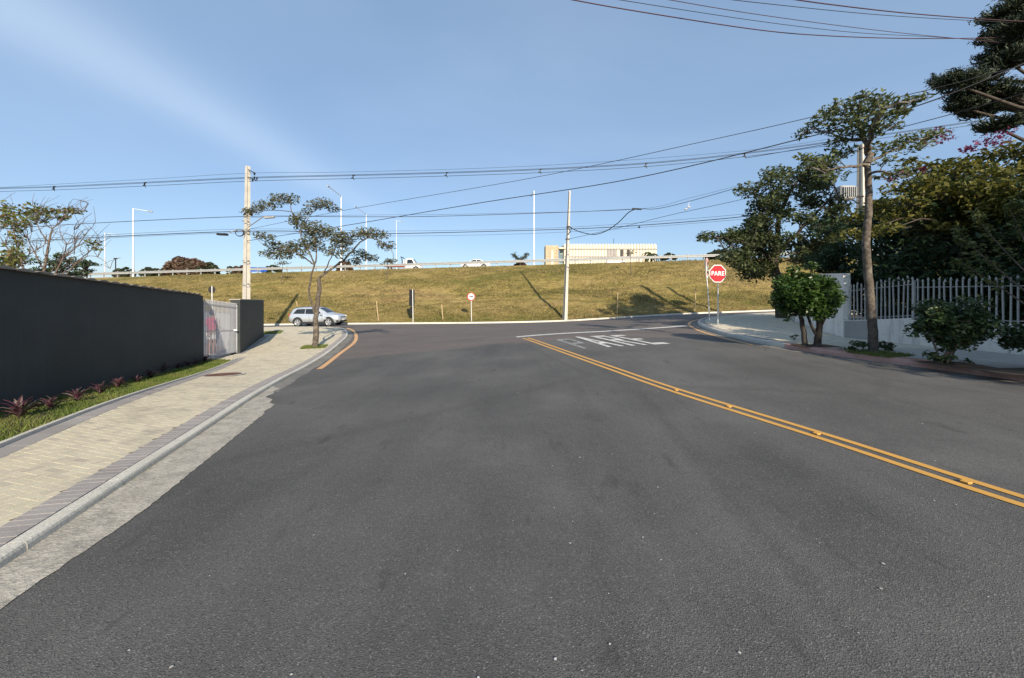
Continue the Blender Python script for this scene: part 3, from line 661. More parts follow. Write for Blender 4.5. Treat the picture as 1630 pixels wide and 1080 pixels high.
def rail(parent, name, z0, z1, hgt, dep, mat):
    mb = MB(); lat = Vector((-gd[1],gd[0],0))*dep/2; a, b = Vector((ga[0],ga[1],z0)), Vector((gb[0],gb[1],z1)); u = Vector((0,0,hgt/2))
    mb.add([a-lat-u,a+lat-u,a+lat+u,a-lat+u,b-lat-u,b+lat-u,b+lat+u,b-lat+u], [(0,1,2,3),(7,6,5,4),(0,4,5,1),(1,5,6,2),(2,6,7,3),(3,7,4,0)]); mb.build(name, mat, parent)
rail(gt,'bottom_rail',zb0+.05,zb1+.05,.06,.036,M['gatew']); rail(gt,'middle_rail',(zb0+zt0)/2-.05,(zb1+zt1)/2-.05,.03,.036,M['gatew']); rail(gt,'top_rail',zt0-.10,zt1-.10,.05,.036,M['gatew'])
for q, z0_, z1_ in ((ga,zb0,zt0),(gb,zb1,zt1)): MB().box((q[0],q[1],(z0_+z1_)/2-.01),(.05,.05,z1_-z0_+.02),rot).build('gate_post', M['gatew'], gt)
q = ga+(gb-ga)*.9; MB().box((q[0]+.04,q[1],(zb1+zt1)/2-.04),(.03,.16,.06),rot,.008).build('latch', M['signwhite'], gt)
# wall at the back of the yard, glimpsed through the bars
yw = thing('yard_wall', 'low grey rendered wall inside the yard behind the gate', 'wall', (-13.2,16.6,0))
wall_run(MB(), (-11.55,16.3), (-15.5,19.6), .15, lambda t: h(-12,17)-.1, lambda t: .72, 4).build('wall_body', M['gatew'], yw)

# person at the gate, seen from behind
def skin(name, joints, edges, mat, parent, sub=2):
    import bmesh
    bm = bmesh.new(); lay = bm.verts.layers.skin.verify(); vs = []
    for i, (p, r) in enumerate(joints):
        v = bm.verts.new(p); v[lay].radius = r if isinstance(r, tuple) else (r, r); v[lay].use_root = (i == 0); vs.append(v)
    for e in edges: bm.edges.new((vs[e[0]], vs[e[1]]))
    me = bpy.data.meshes.new(name); bm.to_mesh(me); bm.free(); o = link(name, me, mat, parent)
    s = o.modifiers.new('skin','SKIN'); s.use_smooth_shade = True; o.modifiers.new('sub','SUBSURF').levels = sub; o.modifiers['sub'].render_levels = sub
    return o
pz = h(-11.15,14.45)+.125
pn = thing('person', 'person in a pink shirt and white shorts standing behind the gate, back turned', 'person', (-11.12,14.45,pz), R(-18))
J = [((0,0,.88),(.14,.10)),((0,.01,1.06),(.135,.095)),((0,.0,1.25),(.16,.10)),((0,-.01,1.36),(.10,.075)),((0,.01,1.43),(.052,.052)),((0,.03,1.50),(.072,.085)),((0,.04,1.58),(.078,.095)),((0,.035,1.645),(.055,.065)),
 ((-.09,0,.80),.085),((-.10,.02,.47),.058),((-.10,-.03,.28),.05),((-.10,-.01,.08),.036),((-.11,.12,.03),.033),
 ((.09,0,.80),.085),((.11,.0,.47),.058),((.11,-.04,.28),.05),((.11,-.02,.08),.036),((.12,.11,.03),.033),
 ((-.20,0,1.33),.055),((-.26,.05,1.06),.042),((-.20,.24,.95),.034),((-.17,.30,.94),.026),
 ((.20,0,1.33),.055),((.27,.03,1.06),.042),((.24,.22,.94),.034),((.22,.28,.93),.026)]
E_ = [(0,1),(1,2),(2,3),(3,4),(4,5),(5,6),(6,7),(0,8),(8,9),(9,10),(10,11),(11,12),(0,13),(13,14),(14,15),(15,16),(16,17),(3,18),(18,19),(19,20),(20,21),(3,22),(22,23),(23,24),(24,25)]
for s, w in ((-1,21),(1,25)):
    bx_ = J[w][0]
    for k in range(5):
        i = len(J); dx = (-.03+.017*k)*s if k < 4 else .034*s
        J.append(((bx_[0]+dx, bx_[1]+.045, bx_[2]+.005), .0095)); J.append(((bx_[0]+dx*1.2, bx_[1]+.075-.006*abs(k-1), bx_[2]-.02), .008)); E_ += [(w,i),(i,i+1)]
pn.scale = (1.18,1.0,1.0)
skin('body', J, E_, M['skin'], pn)
skin('shirt', [((0,0,.90),(.165,.125)),((0,.01,1.06),(.165,.12)),((0,0,1.25),(.185,.12)),((0,-.01,1.365),(.11,.09)),((-.205,0,1.33),.078),((-.25,.03,1.12),.07),((.205,0,1.33),.078),((.255,.02,1.12),.07)], [(0,1),(1,2),(2,3),(3,4),(4,5),(3,6),(6,7)], M['pink'], pn)
skin('shorts', [((0,0,.90),(.16,.12)),((-.09,0,.80),.115),((-.105,.01,.58),.105),((.09,0,.80),.115),((.11,0,.58),.105)], [(0,1),(1,2),(0,3),(3,4)], M['cotton'], pn)
hm = MB(); hm.lathe([(.0,.135),(.05,.125),(.085,.09),(.10,.04),(.098,-.02),(.085,-.07),(.05,-.09)], (0,.02,1.585), 14); hm.build('hair', M['hair'], pn, True)
for s in (-.11,.115): skin('shoe', [((s,-.045,.045),.04),((s,.05,.04),.04),((s*1.05,.15,.03),.034)], [(0,1),(1,2)], M['cotton'], pn)

# fence on the right: low wall, pickets, tall white wall at the corner
fl = thing('garden_fence', 'white spear topped picket fence on a low weathered plaster wall', 'fence', (12,10,0))
fpts = [np.array(p) for p in ((13.4,5.6),(12.6,9.5),(12.03,11.75),(11.75,13.75))]
hts = ((.70,.74),(.74,.74),(.80,.60))
for (a, b), (h0, h1), mt in zip(zip(fpts[:-1],fpts[1:]), hts, (M['plaster'],M['plaster'],M['plaster'])):
    wall_run(MB(), b, a, .16, lambda t, a=a, b=b: h(*(b+(a-b)*t))+.05, lambda t, a=a, b=b, h0=h0, h1=h1: h(*(b+(a-b)*t))+.15+h1+(h0-h1)*t, 4).build('low_wall', mt, fl)
# bare cement patch at the fence end
pa, pb = fpts[3], fpts[3]+(fpts[2]-fpts[3])*.42; dd = (pb-pa)/np.linalg.norm(pb-pa); nn = np.array([dd[1],-dd[0]])*-.0
mb = MB(); pr = [pa-np.array([.012,0]), pb-np.array([.012,0])]
mb.add([(pr[0][0],pr[0][1],h(*pa)+.1),(pr[1][0],pr[1][1],h(*pb)+.1),(pr[1][0],pr[1][1],h(*pb)+.80),(pr[0][0],pr[0][1],h(*pa)+.73)], [(0,1,2,3)]); mb.build('cement_patch', M['grey'], fl)
pk = MB(); pk.box((0,0,.5),(.028,.028,1)); pkm = pk.mesh('picket'); pkm.materials.append(M['fence'])
tp = MB().lathe([(.016,-.01),(.026,.0),(.030,.02),(.018,.05),(.0,.085)], (0,0,0), 6).mesh('spear_tip'); tp.materials.append(M['fence'])
s = 0; cum = [0]
for a, b in zip(fpts[:-1],fpts[1:]): cum.append(cum[-1]+np.linalg.norm(b-a))
def fpos(s):
    for i in range(3):
        if s <= cum[i+1] or i == 2: t = (s-cum[i])/(cum[i+1]-cum[i]); return fpts[i]+(fpts[i+1]-fpts[i])*t, i, t
n_p = int(cum[-1]/.125)
for k in range(n_p):
    q, i, t = fpos((k+.5)*.125); q = q + np.array([.08,.02]); zw = h(*q)+.15+hts[i][0]+(hts[i][1]-hts[i][0])*t
    top = 1.93 if i < 2 else 2.03-.2*t; top += (.055 if k % 2 else 0) + rng.normal(0,.008)
    o = bpy.data.objects.new('picket', pkm); COL.objects.link(o); o.parent = fl; lean = Matrix.Rotation(rng.normal(0,.012),4,'X') @ Matrix.Rotation(rng.normal(0,.012),4,'Y')
    o.matrix_local = Matrix.Translation(Vector((q[0],q[1],zw-.02))-fl.location) @ lean @ Matrix.Diagonal((1,1,top-zw+.02,1))
    c = bpy.data.objects.new('spear_tip', tp); COL.objects.link(c); c.parent = fl; c.matrix_local = Matrix.Translation(Vector((q[0],q[1],top))-fl.location)
for i,(a,b) in enumerate(zip(fpts[:-1],fpts[1:])):
    for dz in (.07,):
        za, zb_ = h(*a)+.15+hts[i][0]+dz, h(*b)+.15+hts[i][1]+dz; MB().tube([(a[0]+.10,a[1]+.02,za),(b[0]+.10,b[1]+.02,zb_)], .016, 4).build('lower_rail', M['fence'], fl)
    ta, tb = (1.78,1.78) if i < 2 else (1.88,1.68); MB().tube([(a[0]+.10,a[1]+.02,ta),(b[0]+.10,b[1]+.02,tb)], .016, 4).build('upper_rail', M['fence'], fl)
MB().box((12.03+.09,11.75,1.45),(.06,.06,1.1)).build('fence_post', M['fence'], fl)
ww = thing('corner_wall', 'tall plain white plaster wall turning the corner behind the round tree', 'wall', (12.9,16.6,0))
wall_run(MB(), (14.5,20.0), (11.72,13.78), .2, lambda t: h(14.5-2.78*t,20-6.2*t)+.05, lambda t: 2.62-.30*t, 6).build('wall_body', M['plaster'], ww)

# ================================================================ POLES, CABLES, LAMPS
def hsec(wd, dp, fl, wb):
    a, b = wd/2, dp/2
    return [(-a,-b),(a,-b),(a,-b+fl),(wb/2,-b+fl),(wb/2,b-fl),(a,b-fl),(a,b),(-a,b),(-a,b-fl),(-wb/2,b-fl),(-wb/2,-b+fl),(-a,-b+fl)]
def hpole(root, base, hgt, w0, w1, rz, lean=(0,0)):
    c, s = math.cos(rz), math.sin(rz); mb = MB(); n = 12; rings = []
    for t in (0,1):
        w = w0+(w1-w0)*t; sec = hsec(w*.72, w, w*.26, w*.30)
        rings.append([(base[0]+lean[0]*t+x*c-y*s, base[1]+lean[1]*t+x*s+y*c, base[2]-.3+(hgt+.3)*t) for x,y in sec])
    mb.add(rings[0]+rings[1], [(i,(i+1)%n,n+(i+1)%n,n+i) for i in range(n)]); mb.add(rings[1], [(0,1,2,11),(2,3,10,11),(3,4,9,10),(4,5,8,9),(5,6,7,8)])
    return mb.build('shaft', M['pole'], root)
LP = P(391.5,470,26.0); LP.z = h(LP.x,LP.y)+.1
lpole = thing('utility_pole', 'tall pale concrete utility pole behind the short charcoal wall', 'utility pole', LP)
hpole(lpole, LP, 10.15-LP.z, .40, .24, R(-28), (.12,0))
ptop = P(392,266,26)
mb = MB(); mb.tube([P(395,270,25.9),P(402,274,25.8),P(407,276,25.8)], .03, 5); mb.tube([P(395,282,25.9),P(402,285,25.8),P(409,288,25.8)], .03, 5); mb.build('bracket', M['dark'], lpole)
for q in ((405,277),(405,283),(402,287),(409,284)):
    c = P(q[0],q[1],25.75); MB().lathe([(.0,-.1),(.05,-.09),(.035,-.05),(.06,-.04),(.035,0),(.06,.01),(.03,.06),(0,.1)], c, 8).build('insulator', M['dark'], lpole)
mb = MB()
for z in (333,352,367,415,452):
    c = P(391,z,25.75); mb.lathe([(.19,-.02),(.21,-.02),(.21,.02),(.19,.02)], c, 12)
mb.build('steel_band', M['galv'], lpole)
coil = MB()
for k in range(3):
    cc = P(381,371,25.6); coil.tube([cc+Vector((.26*math.cos(t)*(1+.05*k),.03*k,.2*math.sin(t)*(1+.06*k))) for t in np.linspace(0,6.4,22)], .018, 4)
coil.build('cable_coil', M['cable'], lpole)
mb = MB().tube([P(395,362,25.8),P(405,355,25.2),P(418,346,24.4),P(424,345,24.1)], .035, 6); mb.build('lamp_arm', M['galv'], lpole)
MB().box(P(429,346.5,23.9),(.62,.22,.10),Matrix.Rotation(R(-4),3,'Y'),.03).build('lamp_head', M['galv'], lpole)
mb = MB().tube([P(388,367,25.8),P(376,366,25.2),P(365,371,24.6)], .03, 6); mb.build('lamp_arm', M['galv'], lpole)
MB().box(P(354,373.5,24.2),(.62,.26,.13),Matrix.Rotation(R(3),3,'Y'),.04).build('lamp_head', M['dark'], lpole)

MPb = P(899,470,33.8); MPb.z = h(MPb.x,33.4)+.1
mpole = thing('utility_pole', 'slightly leaning slender concrete pole at the foot of the grass bank', 'utility pole', MPb)
hpole(mpole, MPb, 10.5-MPb.z+.1, .40, .17, R(20), (.42,0))
mb = MB(); mb.lathe([(.15,-.03),(.19,-.03),(.19,.03),(.15,.03)], P(904.5,362,33.8), 10); mb.lathe([(.16,-.03),(.2,-.03),(.2,.03),(.16,.03)], P(903.5,381,33.8), 10); mb.build('steel_band', M['dark'], mpole)
mb = MB().tube([P(905,360,33.6),P(910,363,33.4),P(908,370,33.4),P(904,373,33.6)], .03, 5); mb.build('bracket', M['dark'], mpole)

RPb = P(1370,470,24.2); RPb.z = h(RPb.x,RPb.y)+.1
rpole = thing('utility_pole', 'concrete utility pole with a transformer, half hidden behind the tall street tree', 'utility pole', RPb)
hpole(rpole, RPb, 10.9-RPb.z, .44, .28, R(25))
tb = P(1345,308,23.9); mb = MB().box(tb,(.95,.6,.85),None,.08); 
for k in range(7): mb.box(tb+Vector((-.36+.12*k,-.34,0)),(.03,.1,.6))
mb.build('transformer', M['galv'], rpole)
mb = MB().tube([P(1326,315,23.9),P(1374,313,23.9)], .06, 5); mb.tube([P(1352,316,23.9),P(1366,324,24)], .035, 5); mb.build('crossarm', M['dark'], rpole)

def cable(name, label, pts, r, mat=None, group=None, spacers=(), straight=False):
    w = np.array([tuple(P(*p)) for p in pts]); w = catmull(w, 9)
    if not spacers:
        mb = MB().tube([tuple(p) for p in w], r, 5); o = mb.build(name, mat or M['cable']); tag(o, label, 'cable', group); return o
    o = thing(name, label, 'cable', tuple(w[0]), 0, group); MB().tube([tuple(p) for p in w], r, 5).build('wire', mat or M['cable'], o)
    return o
# the main line along the cross street: a thin upper wire and three spaced conductors
YL, YC, YR = 27.5, 26.0, 24.2
def mainpts(dy, dY=0):
    return [(-120,309+dy,29),(0,302+dy*.95,YL+.8),(83,299.5+dy*.95,YL+.4),(228,293+dy,YL-.4),(400,285+dy,25.9+dY),(561,281+dy,25.6+dY),(710,277+dy,25.3+dY),(860,271.5+dy,25.0+dY),(1029,262+dy,24.7+dY),(1187,246+dy,24.4+dY),(1365,222+dy,YR+dY),(1500,203+dy,23.9+dY),(1640,182+dy,23.6+dY)]
main = thing('power_line', 'spaced bundle of three power conductors running along the cross street', 'power line', tuple(P(400,285,25.9)))
for dy, dY in ((-2.4,0),(-1.0,.25),(3.6,.1)): MB().tube([tuple(p) for p in catmull([tuple(P(*q)) for q in mainpts(dy,dY)], 8)], .015, 5).build('conductor', M['cable'], main)
for q in ((83,299,YL+.4),(228,293,YL-.4),(561,281,25.6),(710,277,25.3),(860,271.5,25.0),(1029,262,24.7),(1187,246,24.4),(1500,203,23.9)):
    c = P(*q); mb = MB(); mb.box(c+Vector((0,.1,.0)),(.045,.10,.26),None,.015); mb.box(c+Vector((.05,.1,.11)),(.16,.05,.05)); mb.box(c+Vector((-.05,.1,-.08)),(.14,.05,.05)); mb.tube([c+Vector((.02,.1,-.12)),c+Vector((.08,.1,-.22))], .022, 5); mb.build('spacer', M['dark'], main)
G1 = 'cables strung along the cross street'
cable('overhead_cable', 'thin wire highest above the power conductors, left and right of the tall pole', [(-60,307,28.6),(0,299,28),(228,286,26.6),(398,276,25.9),(561,274,25.5),(860,264,25),(1187,240,24.4),(1365,214,24.2)], 0.0090, group=G1)
cable('overhead_cable', 'dark cable in the middle height, spliced to a sagging loop near the slender pole', [(-80,371,29),(115,357.5,27),(388,345,25.8),(560,345.5,26.6),(700,344.5,27.4),(905,338,28.4),(1010,333,28.6),(1060,330,28),(1195,293,25.5),(1370,240,24.2)], 0.0195, group=G1)
cable('overhead_cable', 'thin wire just above the middle dark cable, meeting it at the splice', [(388,347,25.7),(560,343,26.6),(750,341,27.4),(1010,333.5,28.5),(1100,315,27),(1200,289,25.3)], 0.0090, group=G1)
cable('overhead_cable', 'thick telephone cable lowest on the tall pole, running the whole street', [(-80,393,29),(100,381,27),(388,368.5,25.7),(560,371,26.8),(640,372,27.4),(905,365,29),(1040,357.5,27.5),(1185,345,25.6),(1372,322,24.2)], 0.0255, group=G1)
cable('overhead_cable', 'thin telephone wire close above the thick telephone cable', [(-80,389,29),(100,378,27),(388,365,25.8),(640,368,27.4),(905,362,29),(1185,341,25.6),(1372,318,24.2)], 0.0097, group=G1)
cable('overhead_cable', 'thin telephone wire close below the thick telephone cable', [(-80,394,29),(100,383,27),(388,371,25.8),(640,376,27.4),(905,369.5,29),(1185,349,25.6),(1372,328,24.2)], 0.0097, group=G1)
cable('service_drop', 'black service cable sagging in a loop from the slender pole up to the splice', [(905,361,33.5),(922,369,33),(945,373.5,32),(965,368,31),(985,354,30),(1000,339,29),(1012,333,28.6)], .034)
sp = P(1014,333,28.55); tag(MB().box(sp,(.7,.11,.11),Matrix.Rotation(R(4),3,'Y'),.04).build('cable_splice', M['dark']), 'black cable splice at the top of the sagging service loop', 'cable splice')
cable('overhead_cable', 'upper of two straight wires crossing the sky diagonally from lower left', [(392,366,25.9),(560,333,22),(850,283,17.5),(1150,219,13.5),(1300,185,12),(1500,138,10.5),(1660,96,9.4)], .011)
cable('overhead_cable', 'lower of two straight wires crossing the sky diagonally, dark and heavy near the araucaria', [(392,384,25.9),(540,361,22.5),(760,324,18.5),(1000,286,15),(1280,220,12),(1450,172,10.6),(1560,131,9.9),(1660,88,9.4)], .017)
cable('overhead_cable', 'wire rising from the slender pole towards the transformer pole', [(905,381,33.6),(980,364,31.5),(1070,342,29),(1180,318,26.4),(1370,272,24.2)], .016)
cable('overhead_cable', 'wire passing low behind the tall tree crown, second of its pair', [(1187,252,20),(1340,225,16),(1500,186,13),(1660,140,11.4)], .013)
G2 = 'cables crossing overhead at the top right'
cable('overhead_cable', 'lowest sagging reddish cable at the top right of the sky', [(880,-6,9.5),(1000,16,10.2),(1200,47,11.5),(1310,57,12.3),(1440,61.5,13.4),(1560,61,14.4),(1660,58,15.2)], .014, M['cablered'], G2)
cable('overhead_cable', 'thin wire second lowest of those at the top right', [(960,-4,9.5),(1200,33,11.5),(1360,52,12.8),(1500,60,13.9),(1660,72,15.2)], .008, None, G2)
cable('overhead_cable', 'middle wire of those crossing at the top right', [(1020,-8,9.6),(1200,22.5,11.2),(1400,49,12.9),(1560,65,14.3),(1660,74,15.2)], .009, M['cablered'], G2)
cable('overhead_cable', 'second highest wire at the top right, meeting the thick one at the araucaria', [(1100,-9,9.8),(1200,4,10.6),(1400,24,12.2),(1575,34.5,13.8),(1660,38,14.6)], .009, None, G2)
cable('overhead_cable', 'highest and thickest brownish cable at the top right corner', [(1230,-6,10),(1310,6,10.6),(1440,21,11.8),(1575,31.5,13.2),(1660,36,14)], .015, M['cablered'], G2)
hb = thing('hanging_shoes', 'small pale pair of shoes dangling from the cables right of the slender pole', 'shoes', P(1094,333,27.2))
for k in (0,1):
    c = P(1092+5*k,333-3*k,27.2); mb = MB().lathe([(0,-.13),(.05,-.11),(.065,-.04),(.055,.04),(.045,.09),(0,.11)], c, 8, Matrix.Rotation(R(70),3,'Y')); mb.build('shoe', M['gatew'], hb)
MB().tube([P(1094,333,27.2),P(1096,326,27.2),P(1098,321,27.3)], .012, 4).build('lace', M['cotton'], hb)
bd = tag(MB().lathe([(0,-.07),(.06,-.05),(.08,0),(.06,.05),(0,.08)], P(1017.5,362,28), 8).build('cable_marker', M['dark']), 'small dark ball hanging under the telephone cables right of the slender pole', 'cable marker')

# highway lamp masts
def mast(px, ytop, Y, arm, label, ybase=None, r=.13):
    b = P(px,ytop,Y); z0_ = float(crestZ(b.x)); o = thing('street_lamp', label, 'street lamp', (b.x,b.y,z0_), 0, 'lamp masts along the highway')
    MB().tube([(b.x,b.y,z0_-.3),(b.x,b.y,b.z)], [r,r*.55], 8).build('mast', M['lamp'], o)
    e = P(*arm); MB().tube([b-Vector((0,0,.05)),e], .05, 5).build('arm', M['lamp'], o)
    dv = (e-b).normalized(); MB().tube([e-dv*.1,e+dv*.75], [.09,.10], 6).build('lamp_head', M['galv'], o)
mast(212,332,66,(236,336.5,66), 'tall lamp mast nearest the charcoal wall with a straight arm', r=.16)
mast(543,312,60,(524,298,54), 'tall lamp mast with a raised arm behind the sparse street tree')
mast(583,341,76,(567,330,70), 'shorter looking lamp mast with a raised arm right of the sparse street tree', r=.12)
mast(850,304,60,(846.5,310,62), 'tall lamp mast between the arrow sign and the slender pole', r=.15)
mast(167,371,120,(186,374,120), 'faint far lamp mast beyond the bare yard tree', r=.17)
mast(631,351,130,(638,353,130), 'faint thin lamp mast above the pickup truck', r=.13)
sm = P(184,412,120); o = thing('flood_mast', 'far floodlight mast with a small dark head near the bare yard tree', 'mast', (sm.x,sm.y,float(crestZ(sm.x))))
MB().tube([(sm.x,sm.y,float(crestZ(sm.x))-.3),(sm.x,sm.y,sm.z)], .14, 6).build('mast', M['dark'], o); MB().box(sm,(.9,.4,.35)).build('lamp_head', M['dark'], o)

# guard rail on the crest, post by post
gr = thing('guard_rail', 'galvanised guard rail along the highway above the grass bank', 'guard rail', (0,float(crestY(0))+.6,0))
gx = np.arange(-62,46,2.0); pm = MB().box((0,.09,.36),(.10,.12,1.0)).mesh('post'); pm.materials.append(M['galv'])
for x_ in gx:
    o = bpy.data.objects.new('post', pm); COL.objects.link(o); o.parent = gr; o.location = Vector((x_,float(crestY(x_))+.6,float(crestZ(x_))))-gr.location
prof = [(0,.42),(-.06,.45),(-.06,.52),(0,.575),(0,.595),(-.06,.65),(-.06,.72),(0,.75)]
xs2 = np.linspace(-63,46,80); MB().grid([[(x_, float(crestY(x_))+.56+a, float(crestZ(x_))+b) for x_ in xs2] for a,b in prof], smooth=False).build('rail_beam', M['galv'], gr)

# ================================================================ SIGNS
def basis(rz): return Vector((math.cos(rz),math.sin(rz),0)), Vector((math.sin(rz),-math.cos(rz),0))   # sideways, outwards (towards the viewer at rz = 0)
def ngon(n, r, ph=0): return [(r*math.cos(ph+2*math.pi*k/n), r*math.sin(ph+2*math.pi*k/n)) for k in range(n)]
def plate(parent, name, poly, c, rz, th, mat, front=0):
    u, o = basis(rz); return MB().prism(poly, Vector(c)+o*front, u, UP, o*th).build(name, mat, parent)
def ring(parent, name, ro, ri, c, rz, mat, front, n=28, th=.004):
    u, o = basis(rz); c = Vector(c)+o*front; mb = MB(); a = [c+u*x+UP*y for x,y in ngon(n,ro)]; b = [c+u*x+UP*y for x,y in ngon(n,ri)]
    mb.add(a+b+[p+o*th for p in a]+[p+o*th for p in b], [f for i in range(n) for f in ((2*n+i,2*n+(i+1)%n,3*n+(i+1)%n,3*n+i),(i,(i+1)%n,2*n+(i+1)%n,2*n+i),(n+(i+1)%n,n+i,3*n+i,3*n+(i+1)%n))]); return mb.build(name, mat, parent)
# PARE
sg = G(1154,517,.15); so = thing('stop_sign', 'red octagonal stop sign reading PARE on a pale post at the corner', 'sign', sg)
MB().tube([sg-Vector((0,0,.2)),sg+Vector((.02,0,2.85))], .032, 8).build('post', M['post'], so)
c = P(1142,436,18.75); c.x = sg.x+.0; rz = R(6); c = P(1141.5,436,18.72); c = Vector((sg.x-.0,18.72,c.z))
c.x = (1141.5-815)/F*18.72
# the post stands where the plate hangs: move it under the plate centre
so.location = so.location; 
for ch_ in so.children: ch_.location.x += (c.x+.10-sg.x)
plate(so,'backing_plate',ngon(8,.455,R(22.5)),c,rz,.006,M['signwhite'],.04); fp = plate(so,'red_face',ngon(8,.415,R(22.5)),c,rz,.004,M['signred'],.0465)
def text(parent, body, c, rz, size, mat, front, off=.0, sx=1.0):
    cu = bpy.data.curves.new('lettering','FONT'); cu.body = body; cu.size = size; cu.align_x = 'CENTER'; cu.align_y = 'CENTER'; cu.offset = off; cu.extrude = .001; cu.space_character = 1.08
    tmp = bpy.data.objects.new('tmp', cu); COL.objects.link(tmp); bpy.context.view_layer.update()
    me = bpy.data.meshes.new_from_object(tmp.evaluated_get(bpy.context.evaluated_depsgraph_get())); bpy.data.objects.remove(tmp); bpy.data.curves.remove(cu); me.materials.clear()
    o = link('lettering', me, mat, parent); u, n_ = basis(rz)
    o.location = Vector(c)+n_*front-root_loc(parent); o.rotation_euler = (R(90),0,rz); o.scale = (sx,1,1); return o
text(so,'PARE',c,rz,.29,M['signwhite'],.0535,.007,.95)
# tall narrow regulatory panel seen at an angle, leaning a little
g2 = G(1130,514,.15); no = thing('parking_sign', 'narrow white regulatory sign on a leaning post behind the stop sign', 'sign', g2)
tp_ = P(1122,413,20.3); MB().tube([g2-Vector((0,0,.2)),(g2+tp_)/2+Vector((.03,0,0)),tp_], .03, 8).build('post', M['post'], no)
rz2 = R(50); cc = P(1124.5,427,20.2)
def rrect(w, hh, r, n=5):
    pts = []
    for cx_, cy_, a0 in ((w/2-r,hh/2-r,0),(-w/2+r,hh/2-r,90),(-w/2+r,-hh/2+r,180),(w/2-r,-hh/2+r,270)):
        pts += [(cx_+r*math.cos(R(a0+90*k/n)), cy_+r*math.sin(R(a0+90*k/n))) for k in range(n+1)]
    return pts
plate(no,'panel',rrect(.46,1.05,.2),cc,rz2,.008,M['signwhite'],.03)
ring(no,'prohibition_ring',.21,.17,cc+Vector((0,0,.29)),rz2,M['signred'],.039)
plate(no,'black_arrow',[(-.03,-.12),(.03,-.12),(.03,.0),(.09,.0),(.0,.12),(-.11,.02),(-.03,.02)],cc+Vector((0,0,.29)),rz2,.003,M['dark'],.0395)
plate(no,'red_bar',[(-.14,.10),(-.11,.13),(.14,-.10),(.11,-.13)],cc+Vector((0,0,.29)),rz2,.003,M['signred'],.044)
ring(no,'prohibition_ring',.14,.11,cc+Vector((0,0,-.28)),rz2,M['signred'],.039); plate(no,'black_mark',[(-.05,-.07),(.04,-.07),(.04,.07),(-.05,.07)],cc+Vector((0,0,-.28)),rz2,.003,M['dark'],.0395)
# white arrow sign across the street
g3 = P(750.5,470,33.92); g3.z = float(T(g3.x,34.1)); ao = thing('direction_sign', 'round white sign with a black arrow pointing right at the foot of the bank', 'sign', g3)
cz = P(750,472.5,33.85); MB().tube([g3-Vector((0,0,.2)),cz+Vector((0,.03,.2))], .035, 8).build('post', M['post'], ao)
plate(ao,'disc',ngon(28,.345),cz,0,.008,M['signred'],.01); plate(ao,'white_face',ngon(28,.275),cz,0,.004,M['signwhite'],.0195)
plate(ao,'black_arrow',[(-.20,-.035),(.03,-.035),(.03,-.10),(.20,0),(.03,.10),(.03,.035),(-.20,.035)],cz,0,.003,M['dark'],.025)
# signs seen from behind
g4 = P(657.5,470,34.0); g4.z = float(T(g4.x,34.15)); bo = thing('sign_panel', 'tall dark sign panel seen edge on beside the bank, on a grey post', 'sign', g4)
MB().tube([g4-Vector((0,0,.2)),P(656.8,461,34.0)], .04, 8).build('post', M['post'], bo)
plate(bo,'panel',rrect(.62,1.45,.06),P(655.5,474.5,34.05),R(58),.02,M['signback'],.0); plate(bo,'small_plate',rrect(.42,.62,.04),P(655.2,494,34.05),R(58),.015,M['signback'],.0)
g5 = P(338,470,27.5); g5.z = h(g5.x,27.5)+.1; co = thing('round_sign', 'round sign seen from behind, dark back, above the gate', 'sign', g5)
cz = P(336.8,461.5,27.5); MB().tube([g5-Vector((0,0,.1)),cz+Vector((.05,-.03,.25))], .035, 8).build('post', M['post'], co); plate(co,'disc',ngon(28,.255),cz,0,.012,M['signback'],-.03)
# blue highway board
g6 = P(411,470,56); zc_ = float(crestZ(g6.x)); uo = thing('highway_board', 'small blue highway direction board beside the tall utility pole', 'sign', (g6.x,56,zc_))
cz = P(411,429.2,56); plate(uo,'board',rrect(2.5,.66,.05),cz,0,.03,M['signblue'],.03)
for dx in (-.95,.95): MB().tube([(cz.x+dx,56.03,zc_-.2),(cz.x+dx,56.03,cz.z+.2)], .04, 6).build('post', M['galv'], uo)
mb = MB(); u, o_ = basis(0)
for dx, dz, w in ((.1,.12,1.2),(-.05,-.10,.9)): mb.prism([(-w/2,-.045),(w/2,-.045),(w/2,.045),(-w/2,.045)], cz+Vector((dx,0,dz))+o_*.061, u, UP, o_*.003)
mb.prism([(-.08,-.1),(.0,-.1),(.0,0),(.08,0),(-.04,.14),(-.16,0),(-.08,0)], cz+Vector((-.95,0,-.02))+o_*.061, u, UP, o_*.003); mb.build('white_marks', M['signwhite'], uo)

# ================================================================ VEHICLES
def carpaint(name, c, metal=.55):
    n = NT(name); n.set(.28, metal, .5); n.b.inputs['Coat Weight'].default_value = .6; n.b.inputs['Coat Roughness'].default_value = .08
    n.col(n.ramp(n.noise(900,2), [(.3,mul(c,.93)),(.7,mul(c,1.05))])); return n.m
M['silver'] = carpaint('silver_car_paint', (.60,.64,.68)); M['carwhite'] = carpaint('white_car_paint', (.78,.78,.76), 0.)
n = NT('car_glass'); n.set(.06,0,.6); n.col(n.ramp(n.noise(3,2), [(.3,(.012,.016,.02)),(.7,(.022,.028,.034))])); M['glass'] = n.m
M['tyre'] = simple('tyre_rubber', (.022,.022,.022), .85, .2, 9); M['alloy'] = simple('alloy_rim', (.62,.63,.64), .35, .08, 6, metal=.7); M['clad'] = simple('black_cladding', (.025,.026,.028), .7, .15, 7)
M['headlamp'] = simple('headlamp', (.75,.78,.8), .12, .05, 8, spec=.7); M['tail'] = simple('tail_lamp', (.40,.015,.015), .2, .05, 8); M['redp'] = carpaint('red_paint', (.45,.05,.04), 0.)
